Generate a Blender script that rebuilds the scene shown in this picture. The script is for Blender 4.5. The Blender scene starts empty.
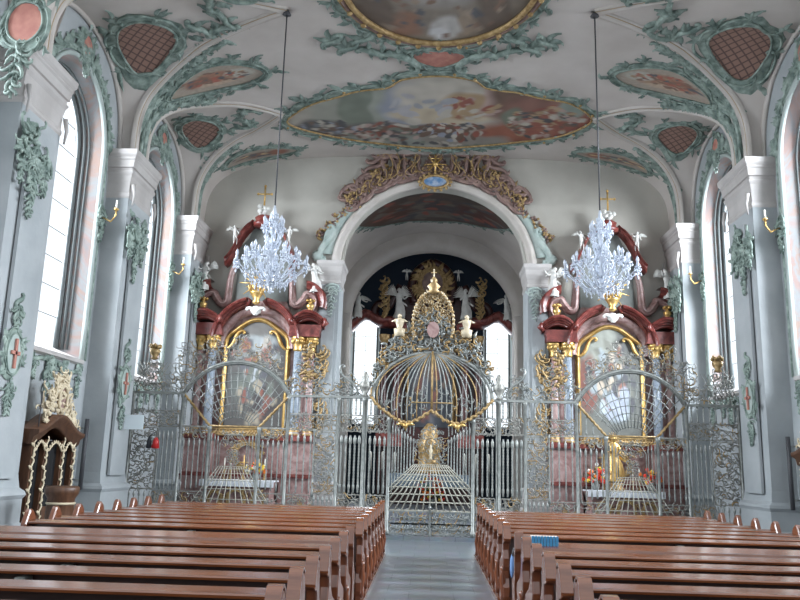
import bpy, math, random
from mathutils import Vector, Matrix, noise
S = bpy.context.scene
COL = S.collection
PI = math.pi
# ---------------------------------------------------------------- camera
def make_camera():
    f, pi_, ya, ro, cx = 787.5, 0.2063, 0.0387, 0.0274, -0.0931
    fw = Vector((-math.sin(ya)*math.cos(pi_), math.cos(ya)*math.cos(pi_), math.sin(pi_)))
    r = Vector((math.cos(ya), math.sin(ya), 0)); u = r.cross(fw)
    c, s = math.cos(ro), math.sin(ro)
    r2 = r*c+u*s; u2 = u*c-r*s
    cam = bpy.data.cameras.new('camera'); o = bpy.data.objects.new('camera', cam); COL.objects.link(o)
    cam.sensor_width = 36; cam.lens = f*36/800; cam.clip_end = 300
    m = Matrix((r2, u2, -fw)).transposed().to_4x4(); m.translation = Vector((cx, 0, 1.7))
    o.matrix_world = m
    S.camera = o
make_camera()
# ---------------------------------------------------------------- world, light, exposure
W = bpy.data.worlds.new('overcast_sky'); S.world = W; W.use_nodes = True
W.node_tree.nodes['Background'].inputs[0].default_value = (0.86, 0.93, 1.0, 1)
W.node_tree.nodes['Background'].inputs[1].default_value = 1.0
S.view_settings.view_transform = 'Standard'; S.view_settings.look = 'None'
S.view_settings.exposure = 0.7; S.view_settings.gamma = 1; S.view_settings.use_curve_mapping = False
S.cycles.max_bounces = 6; S.cycles.diffuse_bounces = 4; S.cycles.glossy_bounces = 3
S.cycles.transmission_bounces = 4; S.cycles.transparent_max_bounces = 12
S.cycles.caustics_reflective = False; S.cycles.caustics_refractive = False
S.cycles.sample_clamp_indirect = 4.0
BAYS = [10.3, 15.4, 20.5]
def daylight(name, loc, tgt, w, h, power, col=(0.88, 0.94, 1.0)):
    l = bpy.data.lights.new(name, 'AREA'); l.shape = 'RECTANGLE'; l.size = w; l.size_y = h
    l.energy = power; l.color = col
    o = bpy.data.objects.new(name, l); COL.objects.link(o); o.location = loc
    o.rotation_euler = (Vector(tgt)-Vector(loc)).to_track_quat('-Z', 'Y').to_euler()
for s in (-1, 1):
    for yc in BAYS:
        daylight('window_daylight', (s*14.5, yc, 9.6), (s*7, yc, 6.0), 5.0, 7.0, 3000 if s < 0 else 3800)
    daylight('choir_side_fill', (s*7.5, 28.4, 7.5), (s*1, 28.4, 7.5), 3, 4.5, 420)  # added fill lamp outside unseen side openings, brightens the choir
    daylight('choir_daylight', (s*2.9, 37, 7.0), (s*2.2, 28, 4.0), 3, 5.0, 300)
# ---------------------------------------------------------------- materials
def mat(name, col, rough=.7, metal=0, col2=None, scale=3, bump=0, bscale=30, coat=0, detail=4, spec=.5, contrast=(.35, .65), stretch=None):
    m = bpy.data.materials.new(name); m.use_nodes = True
    n, l = m.node_tree.nodes, m.node_tree.links
    b = n['Principled BSDF']
    b.inputs['Base Color'].default_value = (*col, 1); b.inputs['Roughness'].default_value = rough
    b.inputs['Metallic'].default_value = metal; b.inputs['Coat Weight'].default_value = coat
    b.inputs['Coat Roughness'].default_value = .12
    b.inputs['Specular IOR Level'].default_value = spec
    tc = n.new('ShaderNodeTexCoord'); src = tc.outputs['Object']
    if stretch:
        mp = n.new('ShaderNodeMapping'); mp.inputs['Scale'].default_value = stretch
        l.new(src, mp.inputs[0]); src = mp.outputs[0]
    if col2:
        t = n.new('ShaderNodeTexNoise'); t.inputs['Scale'].default_value = scale; t.inputs['Detail'].default_value = detail
        r = n.new('ShaderNodeValToRGB')
        r.color_ramp.elements[0].position = contrast[0]; r.color_ramp.elements[1].position = contrast[1]
        r.color_ramp.elements[0].color = (*col, 1); r.color_ramp.elements[1].color = (*col2, 1)
        l.new(src, t.inputs['Vector']); l.new(t.outputs['Fac'], r.inputs[0]); l.new(r.outputs[0], b.inputs['Base Color'])
    if bump:
        t = n.new('ShaderNodeTexNoise'); t.inputs['Scale'].default_value = bscale
        bp = n.new('ShaderNodeBump'); bp.inputs['Strength'].default_value = bump; bp.inputs['Distance'].default_value = .02
        l.new(src, t.inputs['Vector']); l.new(t.outputs['Fac'], bp.inputs['Height']); l.new(bp.outputs[0], b.inputs['Normal'])
    return m
def marble(name, stops, scale=1.2, rough=.3, distort=2.5):
    m = mat(name, stops[0], rough)
    n, l = m.node_tree.nodes, m.node_tree.links
    tc = [x for x in n if x.type == 'TEX_COORD'][0]
    t = n.new('ShaderNodeTexNoise'); t.inputs['Scale'].default_value = scale; t.inputs['Detail'].default_value = 5
    t.inputs['Distortion'].default_value = distort
    r = n.new('ShaderNodeValToRGB'); cr = r.color_ramp
    while len(cr.elements) < len(stops): cr.elements.new(.5)
    for i, c in enumerate(stops):
        cr.elements[i].position = .3+.4*i/(len(stops)-1); cr.elements[i].color = (*c, 1)
    l.new(tc.outputs['Object'], t.inputs['Vector']); l.new(t.outputs['Fac'], r.inputs[0])
    l.new(r.outputs[0], n['Principled BSDF'].inputs['Base Color'])
    return m
def painted(name, rough=.6):
    m = mat(name, (.5, .5, .5), rough)
    n, l = m.node_tree.nodes, m.node_tree.links
    a = n.new('ShaderNodeVertexColor'); a.layer_name = 'paint'
    l.new(a.outputs[0], n['Principled BSDF'].inputs['Base Color'])
    return m
M = {}
M['wall'] = mat('grey_plaster', (.30, .325, .335), .8, col2=(.375, .395, .405), scale=1.1, bump=.15, bscale=12)
M['ceiling'] = mat('vault_plaster', (.47, .425, .39), .85, col2=(.55, .505, .47), scale=.8, bump=.1)
M['front'] = mat('chancel_wall_plaster', (.38, .36, .32), .85, col2=(.45, .43, .385), scale=.8, bump=.1)
M['rib'] = mat('rib_stucco', (.46, .42, .38), .7, col2=(.52, .48, .45), scale=2)
M['ribline'] = mat('ochre_fillet', (.36, .27, .17), .7)
M['stone'] = mat('moulding_stucco', (.38, .355, .34), .6, col2=(.45, .425, .41), scale=2)
M['green'] = mat('green_stucco', (.10, .145, .125), .55, col2=(.30, .37, .325), scale=5, bump=.4, bscale=25)
M['greenlt'] = mat('pale_green_stucco', (.30, .37, .345), .55, col2=(.40, .46, .43), scale=4)
M['rim'] = mat('white_rim', (.36, .41, .39), .6)
M['rose'] = mat('rose_stucco', (.38, .15, .12), .7, col2=(.48, .22, .17), scale=5)
M['reveal'] = marble('pink_marble_reveal', [(.27, .26, .265), (.36, .25, .225), (.30, .315, .325), (.37, .26, .22), (.28, .295, .31)], .7)
M['ochrereveal'] = marble('ochre_marble', [(.50, .36, .22), (.60, .46, .30), (.42, .28, .18)], 1.5)
M['red'] = marble('red_marble', [(.07, .014, .012), (.16, .034, .028), (.27, .085, .07)], 2.2, .28)
M['pink'] = marble('pink_marble', [(.20, .105, .095), (.32, .20, .185), (.40, .29, .27)], 2.5, .35)
M['darkred'] = marble('dark_red_marble', [(.016, .009, .009), (.055, .013, .012), (.028, .012, .011)], 2, .35)
M['blue'] = marble('blue_grey_marble', [(.11, .14, .18), (.26, .30, .35), (.16, .19, .23)], 4, .3)
M['black'] = mat('black_marble', (.02, .022, .028), .5)
M['gold'] = mat('gilding', (.50, .30, .09), .36, .7, col2=(.68, .46, .18), scale=9)
M['goldm'] = mat('matt_gilding', (.26, .165, .065), .5, .35, col2=(.46, .32, .15), scale=9)
M['iron'] = mat('grey_painted_iron', (.20, .215, .205), .42, .35, col2=(.32, .33, .31), scale=8)
M['irondk'] = mat('dark_wrought_iron', (.19, .19, .175), .45, .3, col2=(.36, .355, .32), scale=14)
M['white'] = mat('white_stucco_figure', (.55, .54, .51), .5, col2=(.66, .65, .62), scale=5)
M['wood'] = mat('varnished_wood', (.115, .034, .012), .22, col2=(.185, .060, .022), scale=2.2, coat=.8, stretch=(1, 9, 9))
M['woodend'] = mat('varnished_pew_end', (.115, .034, .014), .3, col2=(.18, .058, .024), scale=2.5, coat=.6, stretch=(5, 5, .8))
M['wooddkshade'] = mat('dark_shaded_wood', (.022, .007, .004), .5, col2=(.04, .013, .008), scale=2.5, coat=.2, stretch=(1, 9, 9))  # dark wood, with the shade beneath the pew ledges put into its colour
M['walnut'] = mat('walnut', (.06, .026, .014), .45, col2=(.105, .048, .024), scale=3, stretch=(6, 6, 1))
M['cream'] = mat('cream_gilt_carving', (.46, .38, .26), .5, col2=(.60, .51, .36), scale=8)
M['netiron'] = mat('cream_grey_iron', (.34, .325, .27), .5, .1, col2=(.46, .44, .37), scale=8)
M['shadegreen'] = mat('shade_tinted_stucco', (.13, .145, .135), .7, col2=(.19, .205, .19), scale=2)  # shade around the altar top put into the stucco colour
M['frame'] = mat('dark_grey_window_frame', (.07, .08, .08), .5)
M['curtain'] = mat('black_curtain', (.004, .004, .005), .9)
M['cloth'] = mat('white_altar_cloth', (.72, .74, .78), .8)
M['bluecloth'] = mat('pale_blue_cloth', (.35, .45, .55), .8)
M['paper'] = mat('white_card', (.72, .80, .84), .6)
M['plum'] = mat('plum_stucco', (.15, .09, .08), .5, col2=(.30, .20, .17), scale=5)
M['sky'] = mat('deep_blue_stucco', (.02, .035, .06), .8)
M['lead'] = mat('window_lead', (.05, .05, .055), .6)
M['redpaint'] = mat('red_glass', (.5, .02, .02), .3)
M['redfl'] = mat('red_petals', (.75, .05, .02), .6); M['yelfl'] = mat('yellow_petals', (.8, .55, .06), .6)
M['orfl'] = mat('orange_petals', (.85, .22, .03), .6); M['whfl'] = mat('white_petals', (.8, .78, .74), .6)
M['leaf'] = mat('green_leaves', (.03, .10, .025), .6, col2=(.07, .18, .05), scale=15)
M['wax'] = mat('white_wax', (.8, .78, .70), .5)
M['bluebook'] = mat('blue_book_cover', (.04, .22, .42), .5); M['page'] = mat('book_pages', (.7, .7, .66), .8)
M['lamppaint'] = mat('brass', (.45, .32, .12), .35, .8)
M['paint'] = painted('fresco_paint'); M['oil'] = painted('oil_paint', .35)
# brushed lattice panel
def lattice_mat():
    m = mat('rose_lattice', (.36, .17, .13), .7); n, l = m.node_tree.nodes, m.node_tree.links
    tc = [x for x in n if x.type == 'TEX_COORD'][0]
    ws = []
    for rz in (PI/4, -PI/4):
        mp = n.new('ShaderNodeMapping'); mp.inputs['Rotation'].default_value = (0, 0, rz)
        w = n.new('ShaderNodeTexWave'); w.inputs['Scale'].default_value = 1.9; w.inputs['Distortion'].default_value = 0
        l.new(tc.outputs['Object'], mp.inputs[0]); l.new(mp.outputs[0], w.inputs['Vector']); ws.append(w)
    mx = n.new('ShaderNodeMath'); mx.operation = 'MINIMUM'
    l.new(ws[0].outputs['Fac'], mx.inputs[0]); l.new(ws[1].outputs['Fac'], mx.inputs[1])
    r = n.new('ShaderNodeValToRGB'); r.color_ramp.elements[0].position = .05; r.color_ramp.elements[1].position = .16
    r.color_ramp.elements[0].color = (.11, .065, .055, 1); r.color_ramp.elements[1].color = (.27, .16, .125, 1)
    l.new(mx.outputs[0], r.inputs[0]); l.new(r.outputs[0], n['Principled BSDF'].inputs['Base Color'])
    return m
M['lattice'] = lattice_mat()
def floor_mat():
    m = mat('slate_tiles', (.13, .15, .17), .28); n, l = m.node_tree.nodes, m.node_tree.links
    tc = [x for x in n if x.type == 'TEX_COORD'][0]
    b = n.new('ShaderNodeTexBrick'); b.inputs['Scale'].default_value = 1
    b.inputs['Brick Width'].default_value = .6; b.inputs['Row Height'].default_value = .6; b.inputs['Mortar Size'].default_value = .006
    b.inputs['Color1'].default_value = (.16, .185, .21, 1); b.inputs['Color2'].default_value = (.205, .225, .25, 1)
    b.inputs['Mortar'].default_value = (.07, .08, .09, 1)
    t = n.new('ShaderNodeTexNoise'); t.inputs['Scale'].default_value = 4
    mx = n.new('ShaderNodeMix'); mx.data_type = 'RGBA'; mx.blend_type = 'MULTIPLY'; mx.inputs[0].default_value = .35
    l.new(tc.outputs['Object'], b.inputs['Vector']); l.new(tc.outputs['Object'], t.inputs['Vector'])
    l.new(b.outputs['Color'], mx.inputs[6]); l.new(t.outputs['Color'], mx.inputs[7]); l.new(mx.outputs[2], n['Principled BSDF'].inputs['Base Color'])
    return m
M['floor'] = floor_mat()
def glass_mat():
    m = bpy.data.materials.new('clear_window_glass'); m.use_nodes = True; n, l = m.node_tree.nodes, m.node_tree.links
    n.clear(); o = n.new('ShaderNodeOutputMaterial'); t = n.new('ShaderNodeBsdfTransparent'); g = n.new('ShaderNodeBsdfGlossy')
    t.inputs[0].default_value = (.96, .98, 1, 1); g.inputs['Roughness'].default_value = .05
    mx = n.new('ShaderNodeMixShader'); mx.inputs[0].default_value = .04
    l.new(t.outputs[0], mx.inputs[1]); l.new(g.outputs[0], mx.inputs[2]); l.new(mx.outputs[0], o.inputs[0])
    return m
M['glass'] = glass_mat()
def crystal_mat():
    m = mat('cut_crystal', (.62, .67, .76), .1, spec=1.0); b = m.node_tree.nodes['Principled BSDF']
    b.inputs['Transmission Weight'].default_value = .12; b.inputs['IOR'].default_value = 1.6
    return m
M['crystal'] = crystal_mat()
# ---------------------------------------------------------------- mesh builder
class MB:
    def __init__(s): s.v = []; s.f = []; s.m = []; s.sm = []; s.c = None
    def add(s, vs, fs, m=0, smooth=False):
        k = len(s.v); s.v.extend([tuple(p) for p in vs])
        for f in fs: s.f.append([i+k for i in f]); s.m.append(m); s.sm.append(smooth)
    def box(s, x0, x1, y0, y1, z0, z1, m=0):
        s.add([(x, y, z) for x in (x0, x1) for y in (y0, y1) for z in (z0, z1)],
              [(0, 1, 3, 2), (4, 6, 7, 5), (0, 4, 5, 1), (2, 3, 7, 6), (0, 2, 6, 4), (1, 5, 7, 3)], m)
    def tube(s, pts, r, n=5, m=0, closed=False, cap=True):
        pts = [Vector(p) for p in pts]; N = len(pts)
        if N < 2: return
        rs = r if isinstance(r, (list, tuple)) else [r]*N
        vs = []; t0 = None; nrm = None
        for i in range(N):
            if closed: t = pts[(i+1) % N]-pts[i-1]
            else: t = pts[min(i+1, N-1)]-pts[max(i-1, 0)]
            if t.length < 1e-9: t = t0 or Vector((0, 0, 1))
            t.normalize()
            if nrm is None:
                a = Vector((0, 0, 1)) if abs(t.z) < .9 else Vector((1, 0, 0)); nrm = t.cross(a).normalized()
            else:
                nrm = nrm-t*nrm.dot(t)
                nrm = nrm.normalized() if nrm.length > 1e-6 else t.orthogonal().normalized()
            b = t.cross(nrm); t0 = t
            for j in range(n):
                a = 2*PI*j/n; vs.append(pts[i]+(nrm*math.cos(a)+b*math.sin(a))*rs[i])
        fs = []
        for i in range(N if closed else N-1):
            for j in range(n):
                i2 = (i+1) % N; fs.append((i*n+j, i*n+(j+1) % n, i2*n+(j+1) % n, i2*n+j))
        if cap and not closed: fs.append(tuple(range(n))[::-1]); fs.append(tuple((N-1)*n+j for j in range(n)))
        s.add(vs, fs, m, True)
    def grid(s, rows, m=0, smooth=True, closeu=False):
        R = len(rows); C = len(rows[0]); fs = []
        for i in range(R-1 if not closeu else R):
            for j in range(C-1):
                i2 = (i+1) % R; fs.append((i*C+j, i2*C+j, i2*C+j+1, i*C+j+1))
        s.add([p for r in rows for p in r], fs, m, smooth)
    def lathe(s, prof, c=(0, 0, 0), n=10, m=0, fn=None, smooth=True):
        fn = fn or (lambda r, a, z: (c[0]+r*math.cos(a), c[1]+r*math.sin(a), c[2]+z))
        vs = []; fs = []
        for (r, z) in prof:
            for j in range(n): vs.append(fn(r, 2*PI*j/n, z))
        for i in range(len(prof)-1):
            for j in range(n): fs.append((i*n+j, i*n+(j+1) % n, (i+1)*n+(j+1) % n, (i+1)*n+j))
        fs.append(tuple(range(n))[::-1]); fs.append(tuple((len(prof)-1)*n+j for j in range(n)))
        s.add(vs, fs, m, smooth)
    def blob(s, c, rx, ry=None, rz=None, m=0, n=6, k=4, rot=None):
        ry = ry or rx; rz = rz or rx; c = Vector(c); vs = []; fs = []
        for i in range(k+1):
            ph = -PI/2+PI*i/k
            for j in range(n):
                a = 2*PI*j/n; p = Vector((rx*math.cos(ph)*math.cos(a), ry*math.cos(ph)*math.sin(a), rz*math.sin(ph)))
                if rot: p = rot @ p
                vs.append(c+p)
        for i in range(k):
            for j in range(n): fs.append((i*n+j, i*n+(j+1) % n, (i+1)*n+(j+1) % n, (i+1)*n+j))
        s.add(vs, fs, m, True)
    def prism(s, poly, f0, f1, m=0, smooth=False):
        a = [Vector(f0(*p)) for p in poly]; b = [Vector(f1(*p)) for p in poly]; n = len(poly)
        s.add(a+b, [tuple(range(n))[::-1], tuple(range(n, 2*n))]+[(i, (i+1) % n, n+(i+1) % n, n+i) for i in range(n)], m, smooth)
    def build(s, name, mats, parent=None, loc=None):
        q = parent; ox = oy = oz = 0.0
        while q is not None: ox += q.location.x; oy += q.location.y; oz += q.location.z; q = q.parent
        vs = [(a-ox, b-oy, c-oz) for a, b, c in s.v] if parent else s.v
        me = bpy.data.meshes.new(name); me.from_pydata(vs, [], s.f)
        if not isinstance(mats, (list, tuple)): mats = [mats]
        for k in mats: me.materials.append(M[k] if isinstance(k, str) else k)
        me.polygons.foreach_set('material_index', s.m); me.polygons.foreach_set('use_smooth', s.sm)
        if s.c:
            ca = me.color_attributes.new('paint', 'FLOAT_COLOR', 'POINT')
            ca.data.foreach_set('color', [x for c in s.c for x in (*c, 1)])
        me.update()
        o = bpy.data.objects.new(name, me); COL.objects.link(o)
        if parent: o.parent = parent
        if loc: o.location = loc
        return o
def thing(name, label, cat, loc=(0, 0, 0), group=None, rz=0):
    o = bpy.data.objects.new(name, None); COL.objects.link(o); o.location = loc; o.rotation_euler.z = rz
    o.empty_display_size = .2; return tag(o, label, cat, group)
def tag(o, label, cat, group=None):
    o['label'] = label; o['category'] = cat
    if group: o['group'] = group
    return o
def struct(o): o['kind'] = 'structure'; return o
def lerp(a, b, t): return a+(b-a)*t
def pl(tab, x):
    if x <= tab[0][0]: return tab[0][1]
    for (a, p), (b, q) in zip(tab, tab[1:]):
        if x <= b: return lerp(p, q, (x-a)/(b-a)) if b > a else q
    return tab[-1][1]
def dup(o, parent=None, dx=None):
    c = o.copy(); COL.objects.link(c)
    if parent: c.parent = parent
    for ch in [x for x in list(bpy.data.objects) if x.parent == o and x != c]: dup(ch, c)
    return c
# ---------------------------------------------------------------- scroll templates
def template(sign, K0=2.2, K1=58., p=4, N=26):
    pts = [(0., 0.)]; th = 0
    for i in range(N-1):
        t = (i+.5)/(N-1); w = 2*t-1
        k = K0+K1*abs(w)**p
        if sign < 0: k *= (1 if w > 0 else -1)
        th += k/(N-1)/2; pts.append((pts[-1][0]+math.cos(th), pts[-1][1]+math.sin(th))); th += k/(N-1)/2
    # similarity: extreme ends -> (0,0),(1,0)
    i0, i1 = 5, N-6
    ax, ay = pts[i0]; dx, dy = pts[i1][0]-ax, pts[i1][1]-ay; L2 = dx*dx+dy*dy
    out = [(((x-ax)*dx+(y-ay)*dy)/L2, (-(x-ax)*dy+(y-ay)*dx)/L2) for x, y in pts]
    if sum(q[1] for q in out) < 0 and sign > 0: out = [(x, -y) for x, y in out]
    return out
CT = template(1); ST = template(-1)
CT2 = template(1, 3.6, 50, 4, 16); ST2 = template(-1, 1.2, 46, 4, 16)
def scroll(mb, F, p, q, flip=1, r=.02, kind='C', m=0, n=5, lift=0, lo=False):
    """scroll between 2D points p,q mapped by F(u,v,h)"""
    T = {'C': CT2 if lo else CT, 'S': ST2 if lo else ST}[kind]; dx, dy = q[0]-p[0], q[1]-p[1]
    pts = [F(p[0]+dx*x-dy*y*flip, p[1]+dy*x+dx*y*flip, lift) for x, y in T]; N = len(pts)
    mb.tube(pts, [r*(.45+.75*math.sin(PI*i/(N-1))) for i in range(N)], n, m)
def leaf(mb, F, p, ang, L, w, bend=.6, h=.03, m=0):
    """tapered curved acanthus blade, raised mid rib"""
    x, y = p; a = ang; rows = []
    K = 5
    for i in range(K+1):
        t = i/K; ww = w*math.sin(PI*(.12+.88*t)**.8)*.5+w*.02
        nx, ny = -math.sin(a), math.cos(a)
        rows.append([F(x+nx*ww, y+ny*ww, 0.004), F(x, y, h*math.sin(PI*min(1, .2+t))+.008+h*.6*t), F(x-nx*ww, y-ny*ww, 0.004)])
        x += math.cos(a)*L/K; y += math.sin(a)*L/K; a += bend/K
    mb.grid(rows, m)
def resample(out, step):
    P = [Vector((a, b, 0)) for a, b in out]; P.append(P[0]); res = []
    total = sum((P[i+1]-P[i]).length for i in range(len(P)-1)); n = max(6, int(total/step)); d = total/n
    acc = 0; i = 0; seg = (P[1]-P[0]).length; pos = 0
    for k in range(n):
        tgt = k*d
        while pos+seg < tgt and i < len(P)-2: pos += seg; i += 1; seg = (P[i+1]-P[i]).length
        q = P[i].lerp(P[i+1], (tgt-pos)/seg if seg else 0); res.append((q.x, q.y))
    return res
def smooth_closed(ctrl, n=8):
    out = []; N = len(ctrl)
    for i in range(N):
        p0, p1, p2, p3 = (Vector((*ctrl[(i+k-1) % N], 0)) for k in range(4))
        for j in range(n):
            t = j/n; q = .5*((2*p1)+(p2-p0)*t+(2*p0-5*p1+4*p2-p3)*t*t+(3*p1-p0-3*p2+p3)*t**3); out.append((q.x, q.y))
    return out
def smooth_open(c, n=6):
    P = [c[0]]+list(c)+[c[-1]]; out = []
    for i in range(1, len(P)-2):
        p0, p1, p2, p3 = (Vector((*P[i+k], 0)) for k in (-1, 0, 1, 2))
        for j in range(n):
            t = j/n; q = .5*((2*p1)+(p2-p0)*t+(2*p0-5*p1+4*p2-p3)*t*t+(3*p1-p0-3*p2+p3)*t**3); out.append((q.x, q.y))
    return out+[tuple(c[-1])]
def rocaille(mb, F, outline, w, seed=0, m=0, mg=None, h=1.0, dens=1.0):
    """rococo frame along a closed outline: ground band, beads, C scrolls, leaf tufts"""
    rng = random.Random(seed); pts = resample(outline, w*.32); N = len(pts)
    area = sum(pts[i][0]*pts[(i+1) % N][1]-pts[(i+1) % N][0]*pts[i][1] for i in range(N))
    sg = 1 if area > 0 else -1
    nr = []
    for i in range(N):
        tx, ty = pts[(i+1) % N][0]-pts[i-1][0], pts[(i+1) % N][1]-pts[i-1][1]; L = math.hypot(tx, ty) or 1
        nr.append((ty/L*sg, -tx/L*sg))
    wd = [w*(.34+.26*(math.sin(i*.9+seed)*.5+.5)+.25*rng.random()) for i in range(N)]
    rows = []
    for i in range(N+1):
        k = i % N; (x, y), (nx, ny) = pts[k], nr[k]; r = []
        for t, hh in ((-.08, .0), (.0, .05), (.3, .03), (.75, .045), (1, .0)): r.append(F(x+nx*wd[k]*t, y+ny*wd[k]*t, hh*w*2*h))
        rows.append(r)
    mb.grid(rows, m)
    mb.tube([F(x, y, .05*w*2*h) for x, y in pts], w*.075, 5, m if mg is None else mg, closed=True)
    i = 0
    while i < N:
        st = rng.choice((3, 4, 5)); j = (i+st) % N
        if rng.random() < dens:
            a, b = pts[i], pts[j]; o = w*rng.uniform(.15, .45)
            pa = (a[0]+nr[i][0]*o, a[1]+nr[i][1]*o); o2 = w*rng.uniform(.1, .6); pb = (b[0]+nr[j][0]*o2, b[1]+nr[j][1]*o2)
            scroll(mb, F, pa, pb, -sg, w*.075, 'C' if rng.random() < .7 else 'S', m, 5, w*.09*h)
            for q in range(rng.choice((3, 4, 5))):
                an = math.atan2(nr[j][1], nr[j][0])+rng.uniform(-1.2, 1.2); o3 = w*rng.uniform(.2, .9)
                leaf(mb, F, (b[0]+nr[j][0]*o3, b[1]+nr[j][1]*o3), an, w*rng.uniform(.5, .95), w*.26, rng.uniform(-1.4, 1.4), w*.14*h, m)
            if rng.random() < .25 and mg is not None: mb.blob(F(pa[0], pa[1], w*.15), w*.11, m=mg)
        i += st
def sprig(mb, F, top, length, w, seed=0, m=0, mg=None):
    """hanging leaf-and-scroll drop"""
    rng = random.Random(seed); n = max(4, int(length/(w*.28)))
    x0, y0 = top
    for i in range(n):
        t = i/n; ww = w*(1-t*.75)*(.8+.3*rng.random()); y = y0-length*t
        for s in (-1, 1):
            if rng.random() < .75: scroll(mb, F, (x0, y), (x0+s*ww*.55, y-ww*rng.uniform(.2, .5)), s*rng.choice((1, -1)), w*.06, rng.choice('CS'), m, 5, w*.08, True)
            leaf(mb, F, (x0+s*ww*.15, y), -PI/2+s*rng.uniform(.4, 1.5), ww*.6, ww*.24, -s*rng.uniform(.2, 1.4), w*.14, m)
        mb.blob(F(x0+rng.uniform(-.1, .1)*w, y, w*.08), w*.10*(1-.5*t), m=m if mg is None or rng.random() < .5 else mg)
    mb.tube([F(x0, y0-length*k/6, w*.05) for k in range(7)], w*.05, 5, m)
def oval(cx, cy, a, b, n=28): return [(cx+a*math.cos(2*PI*i/n), cy+b*math.sin(2*PI*i/n)) for i in range(n)]
def patch(F, outline, c, color, rings=14, h=.012, step=None):
    """painted patch filling a star-shaped outline"""
    mb = MB(); out = resample(outline, step) if step else outline; N = len(out); mb.c = []
    vs = []; fs = []
    for r in range(rings+1):
        t = r/rings
        for (x, y) in out:
            u, v = c[0]+(x-c[0])*t, c[1]+(y-c[1])*t; vs.append(F(u, v, h)); mb.c.append(color(u, v))
    for r in range(rings):
        for j in range(N): fs.append((r*N+j, r*N+(j+1) % N, (r+1)*N+(j+1) % N, (r+1)*N+j))
    mb.add(vs, fs, 0, True); return mb
def paintfn(base, ops, sc=1.0, flecks=(), seed=0):
    rng = random.Random(seed); fl = []
    for (cx, cy, rx, ry, n, s, cols) in flecks:
        for k in range(n):
            a = rng.random()*2*PI; q = math.sqrt(rng.random())
            fl.append((cx+rx*q*math.cos(a), cy+ry*q*math.sin(a), s*rng.uniform(.5, 1.3), s*rng.uniform(.4, 1.0), rng.choice(cols), rng.random()*PI))
    def f(u, v):
        nx = noise.noise(Vector((u*3*sc, v*3*sc, seed*1.7)))*.10/sc; ny = noise.noise(Vector((u*3*sc+9, v*3*sc, seed)))*.10/sc
        x, y = u+nx, v+ny; c = list(base)
        for (cx, cy, rx, ry, col) in ops:
            d = ((x-cx)/rx)**2+((y-cy)/ry)**2
            if d < 1.6:
                a = max(0, min(1, (1.35-d)*1.6))
                c = [lerp(p, q, a) for p, q in zip(c, col)]
        for (cx, cy, rx, ry, col, an) in fl:
            ex, ey = x-cx, y-cy
            if abs(ex) < 1.6*max(rx, ry) and abs(ey) < 1.6*max(rx, ry):
                X = ex*math.cos(an)+ey*math.sin(an); Y = -ex*math.sin(an)+ey*math.cos(an); d = (X/rx)**2+(Y/ry)**2
                if d < 1.2:
                    a = min(1, (1.2-d)*2.2); c = [lerp(p, q, a) for p, q in zip(c, col)]
        k = 1+.22*noise.noise(Vector((u*7*sc, v*7*sc, 3+seed)))
        return tuple(min(1, max(0, q*k)) for q in c)
    return f
# ---------------------------------------------------------------- vault surface
WX = 7.7; ZS = 8.76; XM = 7.3
def zm(x):
    a = min(abs(x)/XM, 1.0); return ZS+2.6*(1-a**3.8)**(1/3.8)
GA = [(3.35, 0), (3.7, .16), (4.4, .52), (5.3, 1.0), (6.0, 1.5), (6.6, 1.92), (7.05, 2.15), (7.3, 2.25)]
GB = [(4.35, 0), (4.7, .38), (5.3, .90), (5.9, 1.18), (6.6, 1.62), (7.0, 1.95), (7.3, 2.15)]
LUN = [(10.3, GA), (15.4, GA), (20.5, GB)]
def inv(tab, d):
    d = abs(d)
    for (a, p), (b, q) in zip(tab, tab[1:]):
        if d <= q: return lerp(a, b, (d-p)/(q-p))
    return tab[-1][0]
def zwall(t): t = min(1, abs(t)); return ZS+2.25*(1-t**2.3)**(1/2.3)
def zc(x, y):
    ax = abs(x)
    for yc, tab in LUN:
        hw = tab[-1][1]; d = y-yc
        if abs(d) < hw:
            xg = inv(tab, d)
            if ax > xg:
                s = (ax-xg)/(WX-xg) if WX > xg else 1
                return lerp(zm(xg), zwall(d/hw), min(1, s))
    return zm(x)
def FV(x, y, h=0):
    z = zc(x, y); e = .02
    dx = (zc(x+e, y)-zc(x-e, y))/(2*e); dy = (zc(x, y+e)-zc(x, y-e))/(2*e)
    dx = max(-3, min(3, dx)); dy = max(-3, min(3, dy))
    n = Vector((dx, dy, -1)).normalized(); return Vector((x, y, z))+n*h
XS = [XM*math.sin(PI/2*k/26) for k in range(27)]
XS = [XM*(1-(1-k/26)**2.2) for k in range(27)]
mb = MB()
YEND = 23.75
def bandrange(i, ax):
    lo = 7.75 if i == 0 and False else None
for b in range(-1, 3):
    rows = []
    for x in [-q for q in XS[::-1]]+XS[1:]:
        ax = abs(x)
        if b == -1: y0 = 7.75; y1 = LUN[0][0]-(pl(LUN[0][1], ax) if ax > LUN[0][1][0][0] else 0)
        elif b == 2: y0 = LUN[2][0]+(pl(LUN[2][1], ax) if ax > LUN[2][1][0][0] else 0); y1 = YEND
        else:
            y0 = LUN[b][0]+(pl(LUN[b][1], ax) if ax > LUN[b][1][0][0] else 0)
            y1 = LUN[b+1][0]-(pl(LUN[b+1][1], ax) if ax > LUN[b+1][1][0][0] else 0)
        rows.append([(x, lerp(y0, max(y0, y1), k/10), zm(x)) for k in range(11)])
    mb.grid(rows)
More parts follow.
